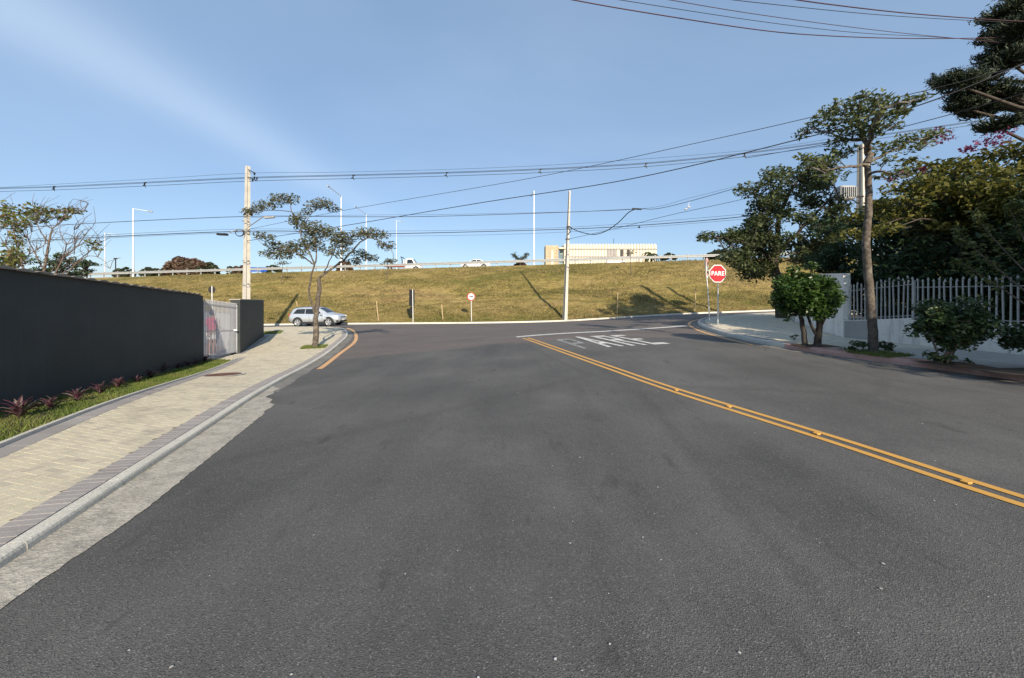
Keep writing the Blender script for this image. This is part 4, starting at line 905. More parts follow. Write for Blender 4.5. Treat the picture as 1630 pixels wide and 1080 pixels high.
def car(root, ST, wheels, wr, paint, side, glass_b, shield, rear, detail=True):
    S = np.array(ST,float); xs_ = np.linspace(S[0,0],S[-1,0],48); xs_ = np.unique(np.r_[xs_, S[:,0]])
    V = lambda x: [float(np.interp(x,S[:,0],S[:,k])) for k in range(1,6)]
    def ringp(x):
        zb, zl, zt, w, wt = V(x); zt = max(zt, zl+.02)
        hp = [(w*.84,zb),(w*.955,zb+.07),(w,zb+.5*(zl-zb)),(w*.985,zl-.09*(zl-zb)),(w*.94,zl),(wt+.2*(w*.94-wt),zl+.80*(zt-zl)),(wt*.86,zt-.035*(zt-zl)-.008),(wt*.5,zt+.008),(0,zt+.014)]
        return hp
    rows = []
    for x in xs_:
        hp = ringp(x); rows.append([(x,-y,z) for y,z in hp] + [(x,y,z) for y,z in hp[-2::-1]])
    mb = MB().grid(rows, flip=True); mb.add(rows[0], [tuple(range(len(rows[0])))]); mb.add(rows[-1], [tuple(range(len(rows[0])))[::-1]])
    body = mb.build('body', paint, root, True)
    def sidept(x, v, s, o=.008):
        hp = ringp(x); a, b = hp[4], hp[5]; return (x, s*(a[0]+(b[0]-a[0])*v+o), a[1]+(b[1]-a[1])*v+o*.3)
    (xb0,xb1),(xt0,xt1) = glass_b
    for s in (-1,1):
        for f0, f1 in side:
            rr = []
            for v in np.linspace(.08,.93,5):
                x0 = xb0+(xt0-xb0)*v; x1 = xb1+(xt1-xb1)*v; rr.append([sidept(x0+(x1-x0)*f, v, s) for f in np.linspace(f0,f1,9)])
            MB().grid(rr, flip=(s > 0)).build('side_window', M['glass'], root, True)
    for (x0, x1), nm in ((shield,'windscreen'),(rear,'rear_window')):
        rr = []
        for x in np.linspace(x0,x1,7):
            hp = ringp(x); zt = hp[-1][1]; wt = hp[6][0]; rr.append([(x, wt*f*.98, zt+.012-.035*f*f) for f in np.linspace(-1,1,7)])
        MB().grid(rr, flip=False).build(nm, M['glass'], root, True)
    for wx in wheels:
        for s in (-1,1):
            w = V(wx)[3]; ax = Matrix.Rotation(R(90)*s,3,'X').to_3x3() if False else Matrix(((1,0,0),(0,0,-s),(0,s,0))).transposed()
            ax = Matrix(((1,0,0),(0,0,s),(0,-s,0))); yo = s*(w-.02)
            ma = MB(); arc = [(wx+(wr+.085)*math.cos(t), (wr+.02)+(wr+.085)*math.sin(t)) for t in np.linspace(-.35,math.pi+.35,22)]
            ma.add([(x,s*(w+.004),z) for x,z in arc]+[(x,s*(w*.8),z) for x,z in arc], [tuple(range(22))[::(1 if s<0 else -1)]]+[(i,i+1,22+i+1,22+i) for i in range(21)]); ma.build('wheel_arch', M['clad'], root, True)
            wl = MB().lathe([(wr*.62,.03),(wr*.68,.045),(wr*.9,.05),(wr,.02),(wr,-.15),(wr*.9,-.18),(0,-.18)], (wx,s*(w-.035),wr), 26, ax).build('wheel', M['tyre'], root, True)
            rm = MB().lathe([(wr*.70,.042),(wr*.62,.046),(wr*.58,.01),(0,.008)], (wx,s*(w-.035),wr), 26, ax)
            rim = MB().lathe([(wr*.69,.046),(wr*.60,.050),(wr*.58,.03)], (wx,s*(w-.035),wr), 26, ax)
            for k in range(5):
                t = 2*math.pi*k/5+.3; d_ = Vector((math.cos(t),0,math.sin(t))); q_ = Vector((-math.sin(t),0,math.cos(t))); cc_ = Vector((wx,s*(w+.012),wr))
                pp = [cc_+d_*wr*.10-q_*.035,cc_+d_*wr*.60-q_*.055,cc_+d_*wr*.60+q_*.055,cc_+d_*wr*.10+q_*.035]; rim.add(pp,[(0,1,2,3) if s<0 else (3,2,1,0)])
            rim.lathe([(wr*.15,.052),(0,.055)], (wx,s*(w-.035),wr), 12, ax); rm.build('rim_well', M['dark'], wl, True); rim.build('rim', M['alloy'], wl, True)
    return V, ringp
ST = [(-2.08,.44,.74,.78,.66,.58),(-2.05,.36,.86,.92,.76,.60),(-1.96,.33,.97,1.12,.81,.60),(-1.80,.30,1.00,1.41,.845,.61),(-1.55,.26,1.00,1.515,.865,.62),(-.9,.24,.985,1.55,.87,.64),(-.1,.24,.96,1.56,.87,.645),(.35,.24,.945,1.50,.87,.63),(.75,.24,.935,1.29,.87,.63),(1.12,.24,.93,1.045,.865,.68),(1.5,.25,.905,.985,.85,.66),(1.80,.27,.85,.92,.81,.60),(1.96,.30,.76,.83,.75,.55),(2.06,.34,.66,.72,.66,.50),(2.09,.40,.58,.62,.58,.46)]
cx_, cy_ = -15.95, 32.15; cz_ = h(cx_,cy_)
cr = thing('parked_car', 'silver compact crossover car on the cross street behind the sparse tree', 'car', (cx_,cy_,cz_), R(-3))
sl_ = math.atan((h(cx_+1.3,cy_)-h(cx_-1.3,cy_))/2.6); cr.rotation_euler = (0,-sl_,R(-3))
V_, rp_ = car(cr, ST, (-1.27,1.28), .335, M['silver'], ((0,.40),(.425,.80),(.83,1.0)), ((-1.72,.82),(-1.38,.30)), (.40,1.06), (-1.98,-1.66))
for s in (-1,1):
    MB().box((0,s*.845,.30),(2.0,.06,.16),None,.02).build('sill', M['clad'], cr, True)
    MB().box((.72,s*.96,.99),(.18,.20,.14),None,.04).build('mirror', M['silver'], cr, True)
    MB().box((1.86,s*.66,.80),(.30,.22,.10),Matrix.Rotation(R(14),3,'Y')@Matrix.Rotation(R(-24*s),3,'Z'),.03).build('headlight', M['headlamp'], cr, True)
    MB().box((-2.0,s*.68,.93),(.14,.22,.16),Matrix.Rotation(R(18*s),3,'Z'),.03).build('tail_light', M['tail'], cr, True)
    MB().box((1.92,s*.66,.42),(.20,.22,.16),Matrix.Rotation(R(-24*s),3,'Z'),.04).build('fog_lamp_trim', M['clad'], cr, True)
    MB().tube([(-1.5,s*.60,1.53),(-.9,s*.63,1.60),(.0,s*.63,1.605),(.25,s*.62,1.56)], .018, 5).build('roof_rail', M['dark'], cr, True)
    for x in (-.98,.02):
        MB().box((x,s*.876,.86),(.20,.02,.035)).build('door_handle', M['silver'], cr, True)
    mb = MB()
    for x in (-.30,.78): mb.tube([(x-.02,s*.872,.92),(x,s*.876,.62),(x-.02,s*.86,.36)], .006, 4)
    mb.build('door_seam', M['clad'], cr, True)
MB().box((2.04,0,.66),(.07,.86,.18),None,.03).build('grille', M['dark'], cr, True); MB().box((2.04,0,.40),(.12,1.2,.16),None,.04).build('bumper', M['clad'], cr, True)
MB().box((-2.05,0,.46),(.12,1.4,.18),None,.04).build('rear_bumper', M['clad'], cr, True); MB().box((2.085,0,.50),(.02,.40,.11)).build('number_plate', M['signwhite'], cr, True)
# white saloon on the highway
STS = [(-2.15,.40,.80,.84,.70,.60),(-2.0,.32,.90,.98,.80,.62),(-1.5,.26,.92,1.02,.85,.62),(-1.0,.24,.92,1.33,.86,.60),(-.5,.22,.91,1.45,.86,.60),(.15,.22,.90,1.46,.86,.60),(.6,.22,.89,1.28,.86,.60),(1.05,.22,.88,.98,.85,.66),(1.7,.25,.80,.86,.80,.6),(2.1,.32,.62,.68,.66,.5),(2.18,.4,.52,.56,.55,.45)]
hx_ = (757-815)/F*57.; hz_ = float(crestZ(hx_))+.06+.42
w1 = thing('highway_car', 'white saloon car passing on the highway behind the guard rail', 'car', (hx_,57,hz_-.30), R(178))
car(w1, STS, (-1.3,1.32), .32, M['carwhite'], ((0,.47),(.52,1.0)), ((-1.35,.92),(-.85,.45)), (.25,1.0), (-1.45,-.75))
# white pickup with a red flat bed and a small crane
hx_ = (648-815)/F*58.; hz_ = float(crestZ(hx_))+.06
w2 = thing('pickup_truck', 'white crane pickup with a red flat bed on the highway', 'truck', (hx_,58,hz_))
STP = [(-.05,.45,1.15,1.18,.85,.78),(.0,.42,1.2,1.95,.88,.72),(.5,.40,1.2,2.06,.88,.72),(.95,.40,1.18,2.0,.88,.70),(1.35,.42,1.12,1.45,.88,.72),(1.6,.42,1.08,1.14,.87,.72),(2.1,.45,.98,1.02,.84,.7),(2.25,.5,.8,.84,.78,.6)]
car(w2, STP, (1.5,), .38, M['carwhite'], ((.1,1.0),), ((.06,1.35),(.15,.92)), (1.0,1.5), (.0,.02))
MB().box((-1.7,0,.85),(3.2,1.8,.16),None,.02).build('flat_bed', M['redp'], w2, True); MB().box((-.25,0,1.35),(.08,1.7,.9)).build('headboard', M['carwhite'], w2, True)
MB().tube([(-.7,0,.95),(-.75,0,1.9),(-.95,0,2.3),(-.4,0,2.05)], .08, 6).build('crane_arm', M['dark'], w2, True); MB().tube([(-2.3,0,.95),(-2.35,0,1.75),(-2.15,0,1.5)], .07, 6).build('crane_hook', M['dark'], w2, True)
MB().lathe([(.2,.1),(.38,.1),(.38,-.1),(.2,-.1)], (-2.3,-.85,.38), 18, Matrix(((1,0,0),(0,0,-1),(0,1,0)))).build('wheel', M['tyre'], w2, True)
# van by the white building, mostly hidden by the rail
hx_ = (985-815)/F*75.; hz_ = float(crestZ(hx_))+.9
w3 = thing('white_van', 'white van below the windows of the pale building beyond the rail', 'van', (hx_,75,hz_-.6))
STV = [(-2.4,.45,1.2,1.7,.9,.8),(-2.35,.4,1.2,2.0,.92,.82),(.6,.35,1.2,2.05,.92,.82),(1.1,.35,1.15,1.95,.92,.8),(1.7,.38,1.1,1.4,.9,.75),(2.3,.45,.95,1.0,.85,.7),(2.4,.5,.8,.85,.75,.6)]
car(w3, STV, (-1.5,1.5), .34, M['carwhite'], ((.72,.98),), ((-2.2,1.6),(-2.1,1.1)), (1.15,1.7), (-2.4,-2.36))

# ================================================================ THE PALE BUILDING
n = NT('cream_cladding'); n.set(.8,0,.3); n.col(n.mix(n.ramp(n.noise(.6,6,.7,n.vec((3,1,.5))), [(.45,0.),(.8,.6)]), (.66,.61,.50), (.50,.44,.34))); M['clad_b'] = n.m
M['stone_b'] = simple('sand_stone_block', (.44,.36,.25), .85, .15, .4, dirt=(.33,.27,.2)); M['glass_b'] = simple('green_glass', (.12,.20,.22), .12, .2, 1.2, spec=.6); M['shut'] = simple('grey_shutter', (.30,.28,.28), .7, .15, .8)
BY = 150.; bl = P(897,470,BY); br = P(1046,470,BY); bz = float(crestZ(30)); ztop = P(0,389,BY).z
bd = thing('ribbed_building', 'long cream ribbed building beyond the highway, right of the slender pole', 'building', (bl.x,BY,bz))
MB().box(((bl.x+br.x)/2,BY+9,(bz+ztop)/2-.2),(br.x-bl.x-.2,17.6,ztop-bz)).build('wall', M['clad_b'], bd)
bands = [(P(0,397,BY).z+.25, ztop+.1),(P(0,409,BY).z+.2, P(0,397,BY).z-.25),(bz-.2, P(0,409,BY).z-.25)]
rm_ = [MB().box((0,0,(a+b)/2-bz),(.62,.34,b-a)).mesh('rib') for a,b in bands]
for m in rm_: m.materials.append(M['clad_b'])
xr_ = np.arange(bl.x+.5, br.x-.3, 1.12); w0, w1_ = P(966,0,BY).x, P(1003,0,BY).x
for i,(a,b) in enumerate(bands):
    for x_ in xr_:
        if i == 1 and w0 < x_ < w1_: continue
        o = bpy.data.objects.new('rib', rm_[i]); COL.objects.link(o); o.parent = bd; o.location = Vector((x_+rng.normal(0,.02),BY+.1,bz))-bd.location
MB().box(((bl.x+br.x)/2,BY+.02,P(0,397,BY).z),(br.x-bl.x,.2,.35)).build('ledge', M['shut'], bd); MB().box(((bl.x+br.x)/2,BY+.02,P(0,409,BY).z),(br.x-bl.x,.2,.35)).build('ledge', M['shut'], bd)
zz = (bands[1][0]+bands[1][1])/2; hh_ = bands[1][1]-bands[1][0]
for k in range(7):
    x_ = w0+(k+.5)*(w1_-w0)/7; MB().box((x_,BY+.05,zz),((w1_-w0)/7-.25,.2,hh_)).build('window', M['shut'] if k in (0,1,2) else (M['dark'] if k in (4,6) else M['clad_b']), bd)
    MB().box((x_,BY-.03,P(0,410.5,BY).z),((w1_-w0)/7-.5,.2,.5)).build('vent_window', M['dark'], bd)
MB().tube([(P(979,0,BY).x,BY+2,ztop),(P(979,0,BY).x,BY+2,ztop+2.4)], .08, 5).build('antenna', M['dark'], bd)
tl, tr_ = P(868.5,0,BY-4).x, P(889,0,BY-4).x; tw = thing('stone_tower', 'sand coloured stone stair tower left of the slender pole', 'building', (tl,BY-4,bz))
tz = P(0,391,BY-4).z; MB().box(((tl+tr_)/2,BY-4+3,(bz+tz)/2),(tr_-tl,6,tz-bz)).build('wall', M['stone_b'], tw)
for k in range(9): z_ = tz-.9-k*1.05; MB().box(((tl+tr_)/2,BY-4.02,z_),(tr_-tl+.04,.08,.10)).build('stone_course', M['shut'] if False else M['stone_b'], tw)
MB().box((P(879,0,BY-4).x,BY-4.06,(bz+P(0,399,BY-4).z)/2),(.8,.12,P(0,399,BY-4).z-bz)).build('light_slot', M['clad_b'], tw)
ga_, gb_ = P(891,0,BY+1).x, P(898.5,0,BY+1).x; gz = P(0,396,BY).z; lk = thing('glass_link', 'narrow glazed link between the stone tower and the ribbed building', 'building', (ga_,BY+1,bz))
MB().box(((ga_+gb_)/2,BY+3,(bz+gz)/2),(gb_-ga_,4,gz-bz)).build('glass_wall', M['glass_b'], lk); MB().box(((ga_+gb_)/2-.3,BY+.9,gz),(gb_-ga_+.6,5,.5)).build('roof_slab', M['clad_b'], lk)
for k in range(3): MB().box(((ga_+gb_)/2,BY+.95,gz-2-k*1.9),(gb_-ga_,.12,.15)).build('mullion', M['clad_b'], lk)
# manhole covers and road studs
mg = G(355,597,.125); mg.z = SL(mg.x,mg.y)+.001; mo = thing('manhole_cover', 'rusty round manhole cover in the cream paving', 'manhole cover', mg)
e = .05; nx = -(h(mg.x+e,mg.y)-h(mg.x-e,mg.y))/(2*e); ny = -(h(mg.x,mg.y+e)-h(mg.x,mg.y-e))/(2*e); nv = Vector((nx,ny,1)).normalized(); qm = UP.rotation_difference(nv).to_matrix()
MB().lathe([(.40,.0),(.40,.006),(.46,.006),(.47,.0)], mg+Vector((0,0,.004)), 30, qm).build('frame', M['kerb'], mo); cv = MB().lathe([(.395,.0),(.395,.008),(.36,.011),(.35,.008),(0,.008)], mg+Vector((0,0,.004)), 30, qm)
for i in range(-4,5):
    for j in range(-4,5):
        if math.hypot(i,j)*.075 < .32: cv.box(mg+qm@Vector((i*.075,j*.075,.014)),(.035,.035,.006),qm)
cv.build('cover_plate', M['rust'], mo)
for k,(q,lb) in enumerate((((1525,768),'yellow road stud between the double lines nearest the camera'),((1305,695.5),'yellow road stud between the double lines, second from the camera'),((1156,649),'yellow road stud between the double lines, third from the camera'),((1075,623),'yellow road stud between the double lines, farthest from the camera'))):
    i = np.argmin(np.linalg.norm(cl_-np.array(G(*q)[:2]),axis=1)); c_ = cl_[i]; z_ = h(*c_); rd = thing('road_stud', lb, 'road stud', (c_[0],c_[1],z_), R(17), 'road studs in the double yellow line')
    MB().box((0,0,.012),(.055,.06,.020),None,.008).build('stud_body', M['yellow'], rd, True); MB().box((0,-.031,.012),(.04,.004,.010)).build('reflector', M['yellow'], rd, True)

# ================================================================ PLANTS
def limb_tube(mb, pts, r0, r1, n=7, wob=.0, per=5):
    w = catmull(pts, per) if len(pts) > 2 else np.array(pts, float)
    if wob: w[1:-1] += rng.normal(0, wob, (len(w)-2,3))
    mb.tube([tuple(p) for p in w], list(np.linspace(r0,r1,len(w))), n); return w
def tree(name, label, cat, base, trunk, limbs, pads, mat, lsize, dens, bark, group=None, twigs=5, twr=.012, aspect=.42, droop=.2, up=.5, crown='crown', minl=10, trunk_n=9, per_twig=0):
    """trunk, limbs: lists of (world points, r0, r1); pads: (x,y,z,rx,ry,rz) clumps of leaves"""
    o = thing(name, label, cat, tuple(base), 0, group); anchors = []
    for pts, r0, r1 in trunk:
        mb = MB(); anchors.append(limb_tube(mb, pts, r0, r1, trunk_n, r0*.06)); mb.build('trunk', bark, o)
    for pts, r0, r1 in limbs:
        mb = MB(); anchors.append(limb_tube(mb, pts, r0, r1, 6, r0*.25)); mb.build('limb', bark, o)
    A = np.concatenate([a[len(a)//3:] for a in anchors]) if anchors else np.array([base])
    pads = np.array(pads, float); C = []; tw = MB()
    for p in pads:
        n = max(minl, int(dens*(p[3]*p[4]+p[3]*p[5]+p[4]*p[5])/3)); pt = in_ell(n, p[:3], p[3:6]); C.append(pt)
        if twigs:
            d = A-p[:3]; a = A[np.argmin((d*d).sum(1))]; c = p[:3]+np.array([0,0,-.3*p[5]])
            if np.linalg.norm(a-c) > .05:
                m = (a+c)/2+rng.normal(0,.08*np.linalg.norm(a-c),3); tw.tube([a,m,c], [twr*2,twr*1.6,twr*1.2], 4, False)
            for k in range(twigs): e = pt[rng.integers(len(pt))]; m = (c+e)/2+rng.normal(0,.06*np.linalg.norm(e-c)+.01,3); tw.tube([c,m,e], [twr,twr*.7,twr*.35], 3, False)
    if twigs: stuff(tw.build('twigs', bark, o))
    leaves(crown, np.concatenate(C), lsize, o, mat, aspect, droop, up); return o
def pp(lst, sc=1., depth=.0):
    """photograph pixels (x, y, Y, rx, ry) to clumps"""
    r = []
    for x,y,Y,rx,ry in lst:
        c = P(x,y,Y+rng.normal(0,depth)); k = Y/F; r.append((c.x,c.y,c.z,rx*k*sc,max(rx,ry)*k*.95*sc,ry*k*sc))
    return r
def clumps(c, r, n, cr, shell=.55, zmin=-1., flat=.7):
    p = unit(rng.normal(size=(n*3,3))); p = p[p[:,2] > zmin][:n]; k = shell+(1-shell)*rng.uniform(0,1,(len(p),1))**.6
    q = np.array(c)+p*k*np.array(r); s = cr*rng.uniform(.55,1.35,(len(q),1)); return np.concatenate([q,s,s,s*flat],1)
def PL(lst): return [tuple(P(*q)) for q in lst]

# ---- planted strip along the wall
def strip_pt(t, s):
    """t along (0 near, 1 gate), s across (0 wall, 1 edging)"""
    yw_ = 3.2+t*9.75; a = np.array([-7.07-.4184*(yw_-5.38), yw_]); ye = yw_-.42; b = np.array([-5.46-.436*(ye-4.3)-.06, ye]); return a+(b-a)*s
rows = []
for s in np.linspace(0,1,5): rows.append([(*strip_pt(t,s), h(*strip_pt(t,s))+.135+.02*math.sin(s*3.1)) for t in np.linspace(-.35,1.03,60)])
struct(MB().grid(rows).build('planting_bed', M['soil']))
N = 30000; t = rng.uniform(-.12,1.04,N); s = rng.uniform(.02,1.0,N); b = np.array([strip_pt(a,c) for a,c in zip(t,s)]); z = H(b[:,0],b[:,1])+.14
L_ = rng.uniform(.03,.085,N)*(1+.3*np.sin(t*60)*np.sin(s*7)); az = rng.uniform(0,6.28,N); ln = rng.uniform(.3,1.3,N)[:,None]
d_ = unit(np.stack([np.cos(az)*ln[:,0],np.sin(az)*ln[:,0],np.ones(N)],1)); sd = unit(np.cross(d_,rng.normal(size=(N,3))))*rng.uniform(.003,.007,N)[:,None]
B0 = np.stack([b[:,0],b[:,1],z],1); Vb = np.stack([B0-sd,B0+sd,B0+d_*L_[:,None]],1); me = quads_mesh('lawn_strip', Vb, 3, np.clip(.25+.5*rng.uniform(0,1,N)+.3*np.sin(t*40)*rng.uniform(0,1,N),0,1)); stuff(link('lawn_strip', me, M['l_grass']))
# purple rosettes, each its own plant with its own leaves
lm = MB(); rr = []
for k, q in enumerate(np.linspace(0,1,6)):
    w = .0155*math.sin(math.pi*min(1,.18+q*.82))**.8*(1-.1*q)+.001; zc2 = .20*q-.16*q*q; rr.append([(-w,.26*q,zc2+.010),(0,.26*q,zc2),(w,.26*q,zc2+.010)])
lm.grid(rr); lmesh = lm.mesh('leaf'); lmesh.materials.append(None)
def pl_mat(i, cols):
    n = NT('rosette_leaf'); n.set(.45,0,.4); oi = n.n('ShaderNodeObjectInfo').outputs['Random']; n.col(n.ramp(oi, [(k/(len(cols)-1),c) for k,c in enumerate(cols)])); return n.m
lmesh.materials.clear(); lmesh.materials.append(pl_mat(0, [(.055,.022,.035),(.105,.032,.052),(.06,.045,.04),(.17,.13,.12),(.075,.025,.04)]))
RO = [(32,655,1.25,'large purple rosette plant at the picture edge below the wall'),(80,644,.95,'second purple rosette from the picture edge in the grass strip'),(123,632,1.05,'third purple rosette from the picture edge in the grass strip'),(160,621,1.0,'fourth purple rosette from the picture edge in the grass strip'),(188,612,.95,'fifth purple rosette from the picture edge in the grass strip'),(218,604,.75,'small dark rosette, sixth from the picture edge in the grass strip'),(240,597,1.0,'pale leaved rosette, seventh from the picture edge in the grass strip'),(258,588,1.25,'tall reddish rosette, fifth from the gate in the grass strip'),(283,583,.85,'fourth purple rosette from the gate in the grass strip'),(299,580,.9,'third purple rosette from the gate in the grass strip'),(311,577.5,.9,'second purple rosette from the gate in the grass strip'),(326,573,1.25,'red purple rosette right beside the gate')]
for px_, py_, sc, lb in RO:
    g = G(px_,py_+7*(.45+sc*.3)*(1.6-px_/330),.17); sc *= .78; o = thing('rosette_plant', lb, 'plant', (g.x,g.y,g.z-.01), rng.uniform(0,6), 'purple rosettes along the wall'); o.scale = (sc*1.0,)*3
    for k in range(26):
        c = bpy.data.objects.new('leaf', lmesh); COL.objects.link(c); c.parent = o; tier = k/26
        c.rotation_euler = (R(68-62*tier)*1 if False else R(5+55*(1-tier) if k%2 else 20+50*(1-tier)), rng.normal(0,.1), k*2.399); s_ = .75+.4*rng.uniform(); c.scale = (1.15,s_,s_)
# ---- turf tufts on the bank
N = 150000; x = rng.uniform(-46,36,N); t = rng.uniform(0,1,N)**1.15; y = farY(x)+.3+t*(crestY(x)-farY(x)-.2); z = T(x,y)-.01
pt = np.sin(x*.5+3*np.sin(y*.35))+np.sin(y*1.1+x*.23)+.8*np.sin(x*1.7+y*2.1)
L_ = rng.uniform(.06,.22,N)*(1+.3*pt); az = rng.uniform(0,6.28,N); ln = rng.uniform(.4,1.6,N)
d_ = unit(np.stack([np.cos(az)*ln,np.sin(az)*ln,np.ones(N)],1)); sd = unit(np.cross(d_,rng.normal(size=(N,3))))*rng.uniform(.012,.035,N)[:,None]; B0 = np.stack([x,y,z],1)
me = quads_mesh('bank_grass', np.stack([B0-sd,B0+sd,B0+d_*L_[:,None]],1), 3, np.clip(.35+.16*pt+.35*np.clip((t-.62)*3,0,1)*(.5+.5*np.sin(x*.33))+rng.normal(0,.22,N),0,1)); stuff(link('bank_grass', me, M['l_dry']))
# weeds at the joints of kerb and bank
# ---- sparse street tree on the left
Z = lambda x, y: (370+x/3.375, 250+y/3.375)
YT = 16.45; tb_ = G(500.5,552,.13); tb_.z = SL(tb_.x,tb_.y)
def zl(lst, Y=YT): return [tuple(P(*Z(a,b_),Y+dy)) for a,b_,dy in lst]
trunk = [([tuple(tb_+Vector((0,0,-.1)))]+zl([(447,985,0),(450,900,0),(447,870,0),(460,760,.1),(468,700,.15),(462,655,.2)]), .125, .075)]
limbs = [(zl([(448,850,0),(432,800,-.1),(412,730,-.2),(425,640,-.25),(437,580,-.3),(405,500,-.5),(372,440,-.4),(358,360,-.3),(322,300,-.1),(312,240,0)]),.05,.012),
 (zl([(358,360,-.3),(322,300,-.1),(240,287,.3),(150,292,.6),(95,300,.8)]),.022,.007),(zl([(462,655,.2),(490,630,.2),(580,570,.4),(640,510,.5),(700,450,.3),(760,440,.1),(850,500,-.1),(868,545,-.1)]),.055,.010),
 (zl([(437,580,-.3),(400,550,-.5),(330,510,-.9),(230,490,-1.1),(180,480,-1.2),(130,440,-1.2)]),.035,.008),(zl([(437,580,-.3),(452,540,-.1),(440,430,.1),(395,360,.3),(430,300,.6),(500,262,.8)]),.035,.008),
 (zl([(490,630,.2),(520,560,-.2),(560,470,-.5),(545,410,-.7)]),.03,.008),(zl([(560,470,-.5),(620,440,-.8),(690,420,-1)]),.018,.006),(zl([(580,570,.4),(650,545,.9),(740,540,1.2),(800,580,1.3)]),.02,.005)]
pl_ = [(*Z(a,b_),YT+dy,rx/3.375,ry/3.375) for a,b_,rx,ry,dy in [(255,225,42,22,0),(310,225,38,22,.1),(205,255,38,20,.3),(150,265,34,20,.6),(110,290,34,16,.8),(80,300,24,14,.8),(435,262,36,18,.7),(490,250,40,20,.8),(535,275,34,16,.8),(400,292,26,12,.5),(355,330,30,22,0),(340,350,34,18,-.2),(395,380,44,28,.1),(450,385,44,30,0),(440,430,44,30,.2),(500,400,40,28,-.4),(545,420,44,30,-.7),(580,450,44,34,-.6),(620,440,36,26,-.8),(585,500,44,34,-.4),(690,415,38,24,-1),(715,400,30,18,-.6),(770,415,38,24,.1),(810,420,28,16,.2),(835,480,30,22,-.1),(800,470,24,16,0),(850,556,26,9,-.1),(690,525,38,22,.8),(740,545,34,18,1.1),(660,565,30,14,1),(415,465,40,26,-.2),(450,480,38,24,.1),(360,480,38,28,-.6),(310,490,36,26,-.8),(265,500,36,26,-1),(215,470,34,22,-1.1),(180,430,34,16,-1.2),(230,525,34,20,-1),(180,520,30,16,-1.1),(300,530,28,16,-.9),(140,415,20,10,-1.2),(520,510,30,20,-.3),(380,520,26,18,-.5)]]
tree('street_tree','sparse street tree with a mottled crooked trunk on the left pavement','tree',tb_,trunk,limbs,pp(pl_,1.45,.2),M['l_left'],.125,1350,M['bark'],twigs=6,twr=.008,aspect=.36,droop=.35,up=.4)
# its square of grass, and another at the wall end
def turf_patch(label, c, w, d, n, rz, name='turf_patch', mat=None):
    x_ = rng.uniform(-.5,.5,n)*w; y_ = rng.uniform(-.5,.5,n)*d; x, y = c[0]+x_*math.cos(rz)-y_*math.sin(rz), c[1]+x_*math.sin(rz)+y_*math.cos(rz); z = H(x,y)+(.15 if c[0] > 0 else liftL(x,y))
    dd_ = unit(np.stack([rng.normal(0,.6,n),rng.normal(0,.6,n),np.ones(n)],1)); sd = unit(np.cross(dd_,rng.normal(size=(n,3))))*rng.uniform(.004,.01,n)[:,None]; B = np.stack([x,y,z],1)
    me = quads_mesh(name, np.stack([B-sd,B+sd,B+dd_*rng.uniform(.04,.12,n)[:,None]],1), 3, rng.uniform(0,1,n)); o = link(name, me, mat or M['l_grass']); stuff(o); o['label'] = label; return o
turf_patch('square of grass at the foot of the sparse street tree',(tb_.x,tb_.y),.95,1.0,2600,R(18)); gq = G(432,530.5,.15); turf_patch('patch of grass past the end of the short charcoal wall',(gq.x-.3,gq.y),1.6,2.0,3500,R(25))

# ---- tall street tree on the right
YR_ = 9.8; rb = G(1388,563,.15)
trunk = [([tuple(rb+Vector((0,0,-.1)))]+PL([(1390,545,YR_),(1387,500,YR_),(1382,440,YR_),(1379,390,YR_),(1382,340,YR_),(1383,300,YR_),(1380,262,YR_)]), .108, .065)]
zr = lambda x,y: (1200+x/3.6, y/3.6)
def zz_(lst): return [tuple(P(*zr(a,b_),YR_+dy)) for a,b_,dy in lst]
limbs = [(zz_([(648,945,0),(655,880,.1),(640,800,.2),(600,700,.3),(560,640,.4),(480,600,.5)]),.09,.015),(zz_([(655,880,.1),(670,780,-.3),(700,690,-.6),(760,620,-.8),(860,590,-1),(940,570,-1.1)]),.06,.012),(zz_([(648,945,0),(560,955,-.2),(490,960,-.4),(420,975,-.6),(330,960,-.8)]),.04,.010),
 (zz_([(640,800,.2),(540,800,.6),(420,760,.9),(330,740,1.1),(260,775,1.2)]),.04,.009),(zz_([(648,945,0),(720,900,.4),(820,850,.6),(950,800,.9),(1080,770,1)]),.045,.009),(zz_([(655,1000,0),(720,985,-.3),(800,1000,-.5),(900,1030,-.6)]),.035,.008),(zz_([(600,700,.3),(610,600,.1),(650,545,0)]),.035,.008)]
pl_ = [(*zr(a,b_),YR_+dy,rx/3.6,ry/3.6) for a,b_,rx,ry,dy in [(640,545,42,20,0),(600,575,48,24,.1),(700,560,46,20,-.2),(740,590,50,26,-.6),(800,600,50,26,-.8),(860,590,54,24,-1),(930,570,50,18,-1.1),(970,565,30,12,-1.1),(680,620,60,34,-.3),(600,630,60,34,.2),(520,620,56,28,.4),(460,610,46,22,.5),(420,650,50,26,.7),(480,680,60,32,.6),(380,690,48,26,.9),(330,735,46,22,1.1),(280,770,40,18,1.2),(560,690,60,34,.3),(640,690,60,34,0),(720,670,60,32,-.5),(790,650,54,28,-.8),(860,640,44,22,-1),(570,760,54,30,.4),(500,790,50,26,.6),(460,830,44,22,.6),(650,770,46,28,0),(720,740,50,28,-.4),(790,720,46,24,-.6),(420,740,44,22,.9),(540,860,48,26,.2),(480,890,48,24,0),(430,930,50,26,-.4),(350,950,50,26,-.7),(300,900,44,22,-.5),(720,850,48,24,.4),(800,840,46,22,.6),(860,800,44,22,.7),(930,790,48,22,.9),(1010,770,44,20,1),(1080,765,40,18,1),(900,850,44,20,.7),(980,830,40,18,.9),(760,920,44,22,-.2),(830,990,46,22,-.5),(900,1020,44,22,-.6),(740,1010,40,20,-.4),(480,1010,44,22,-.5),(400,1010,44,22,-.6)]]
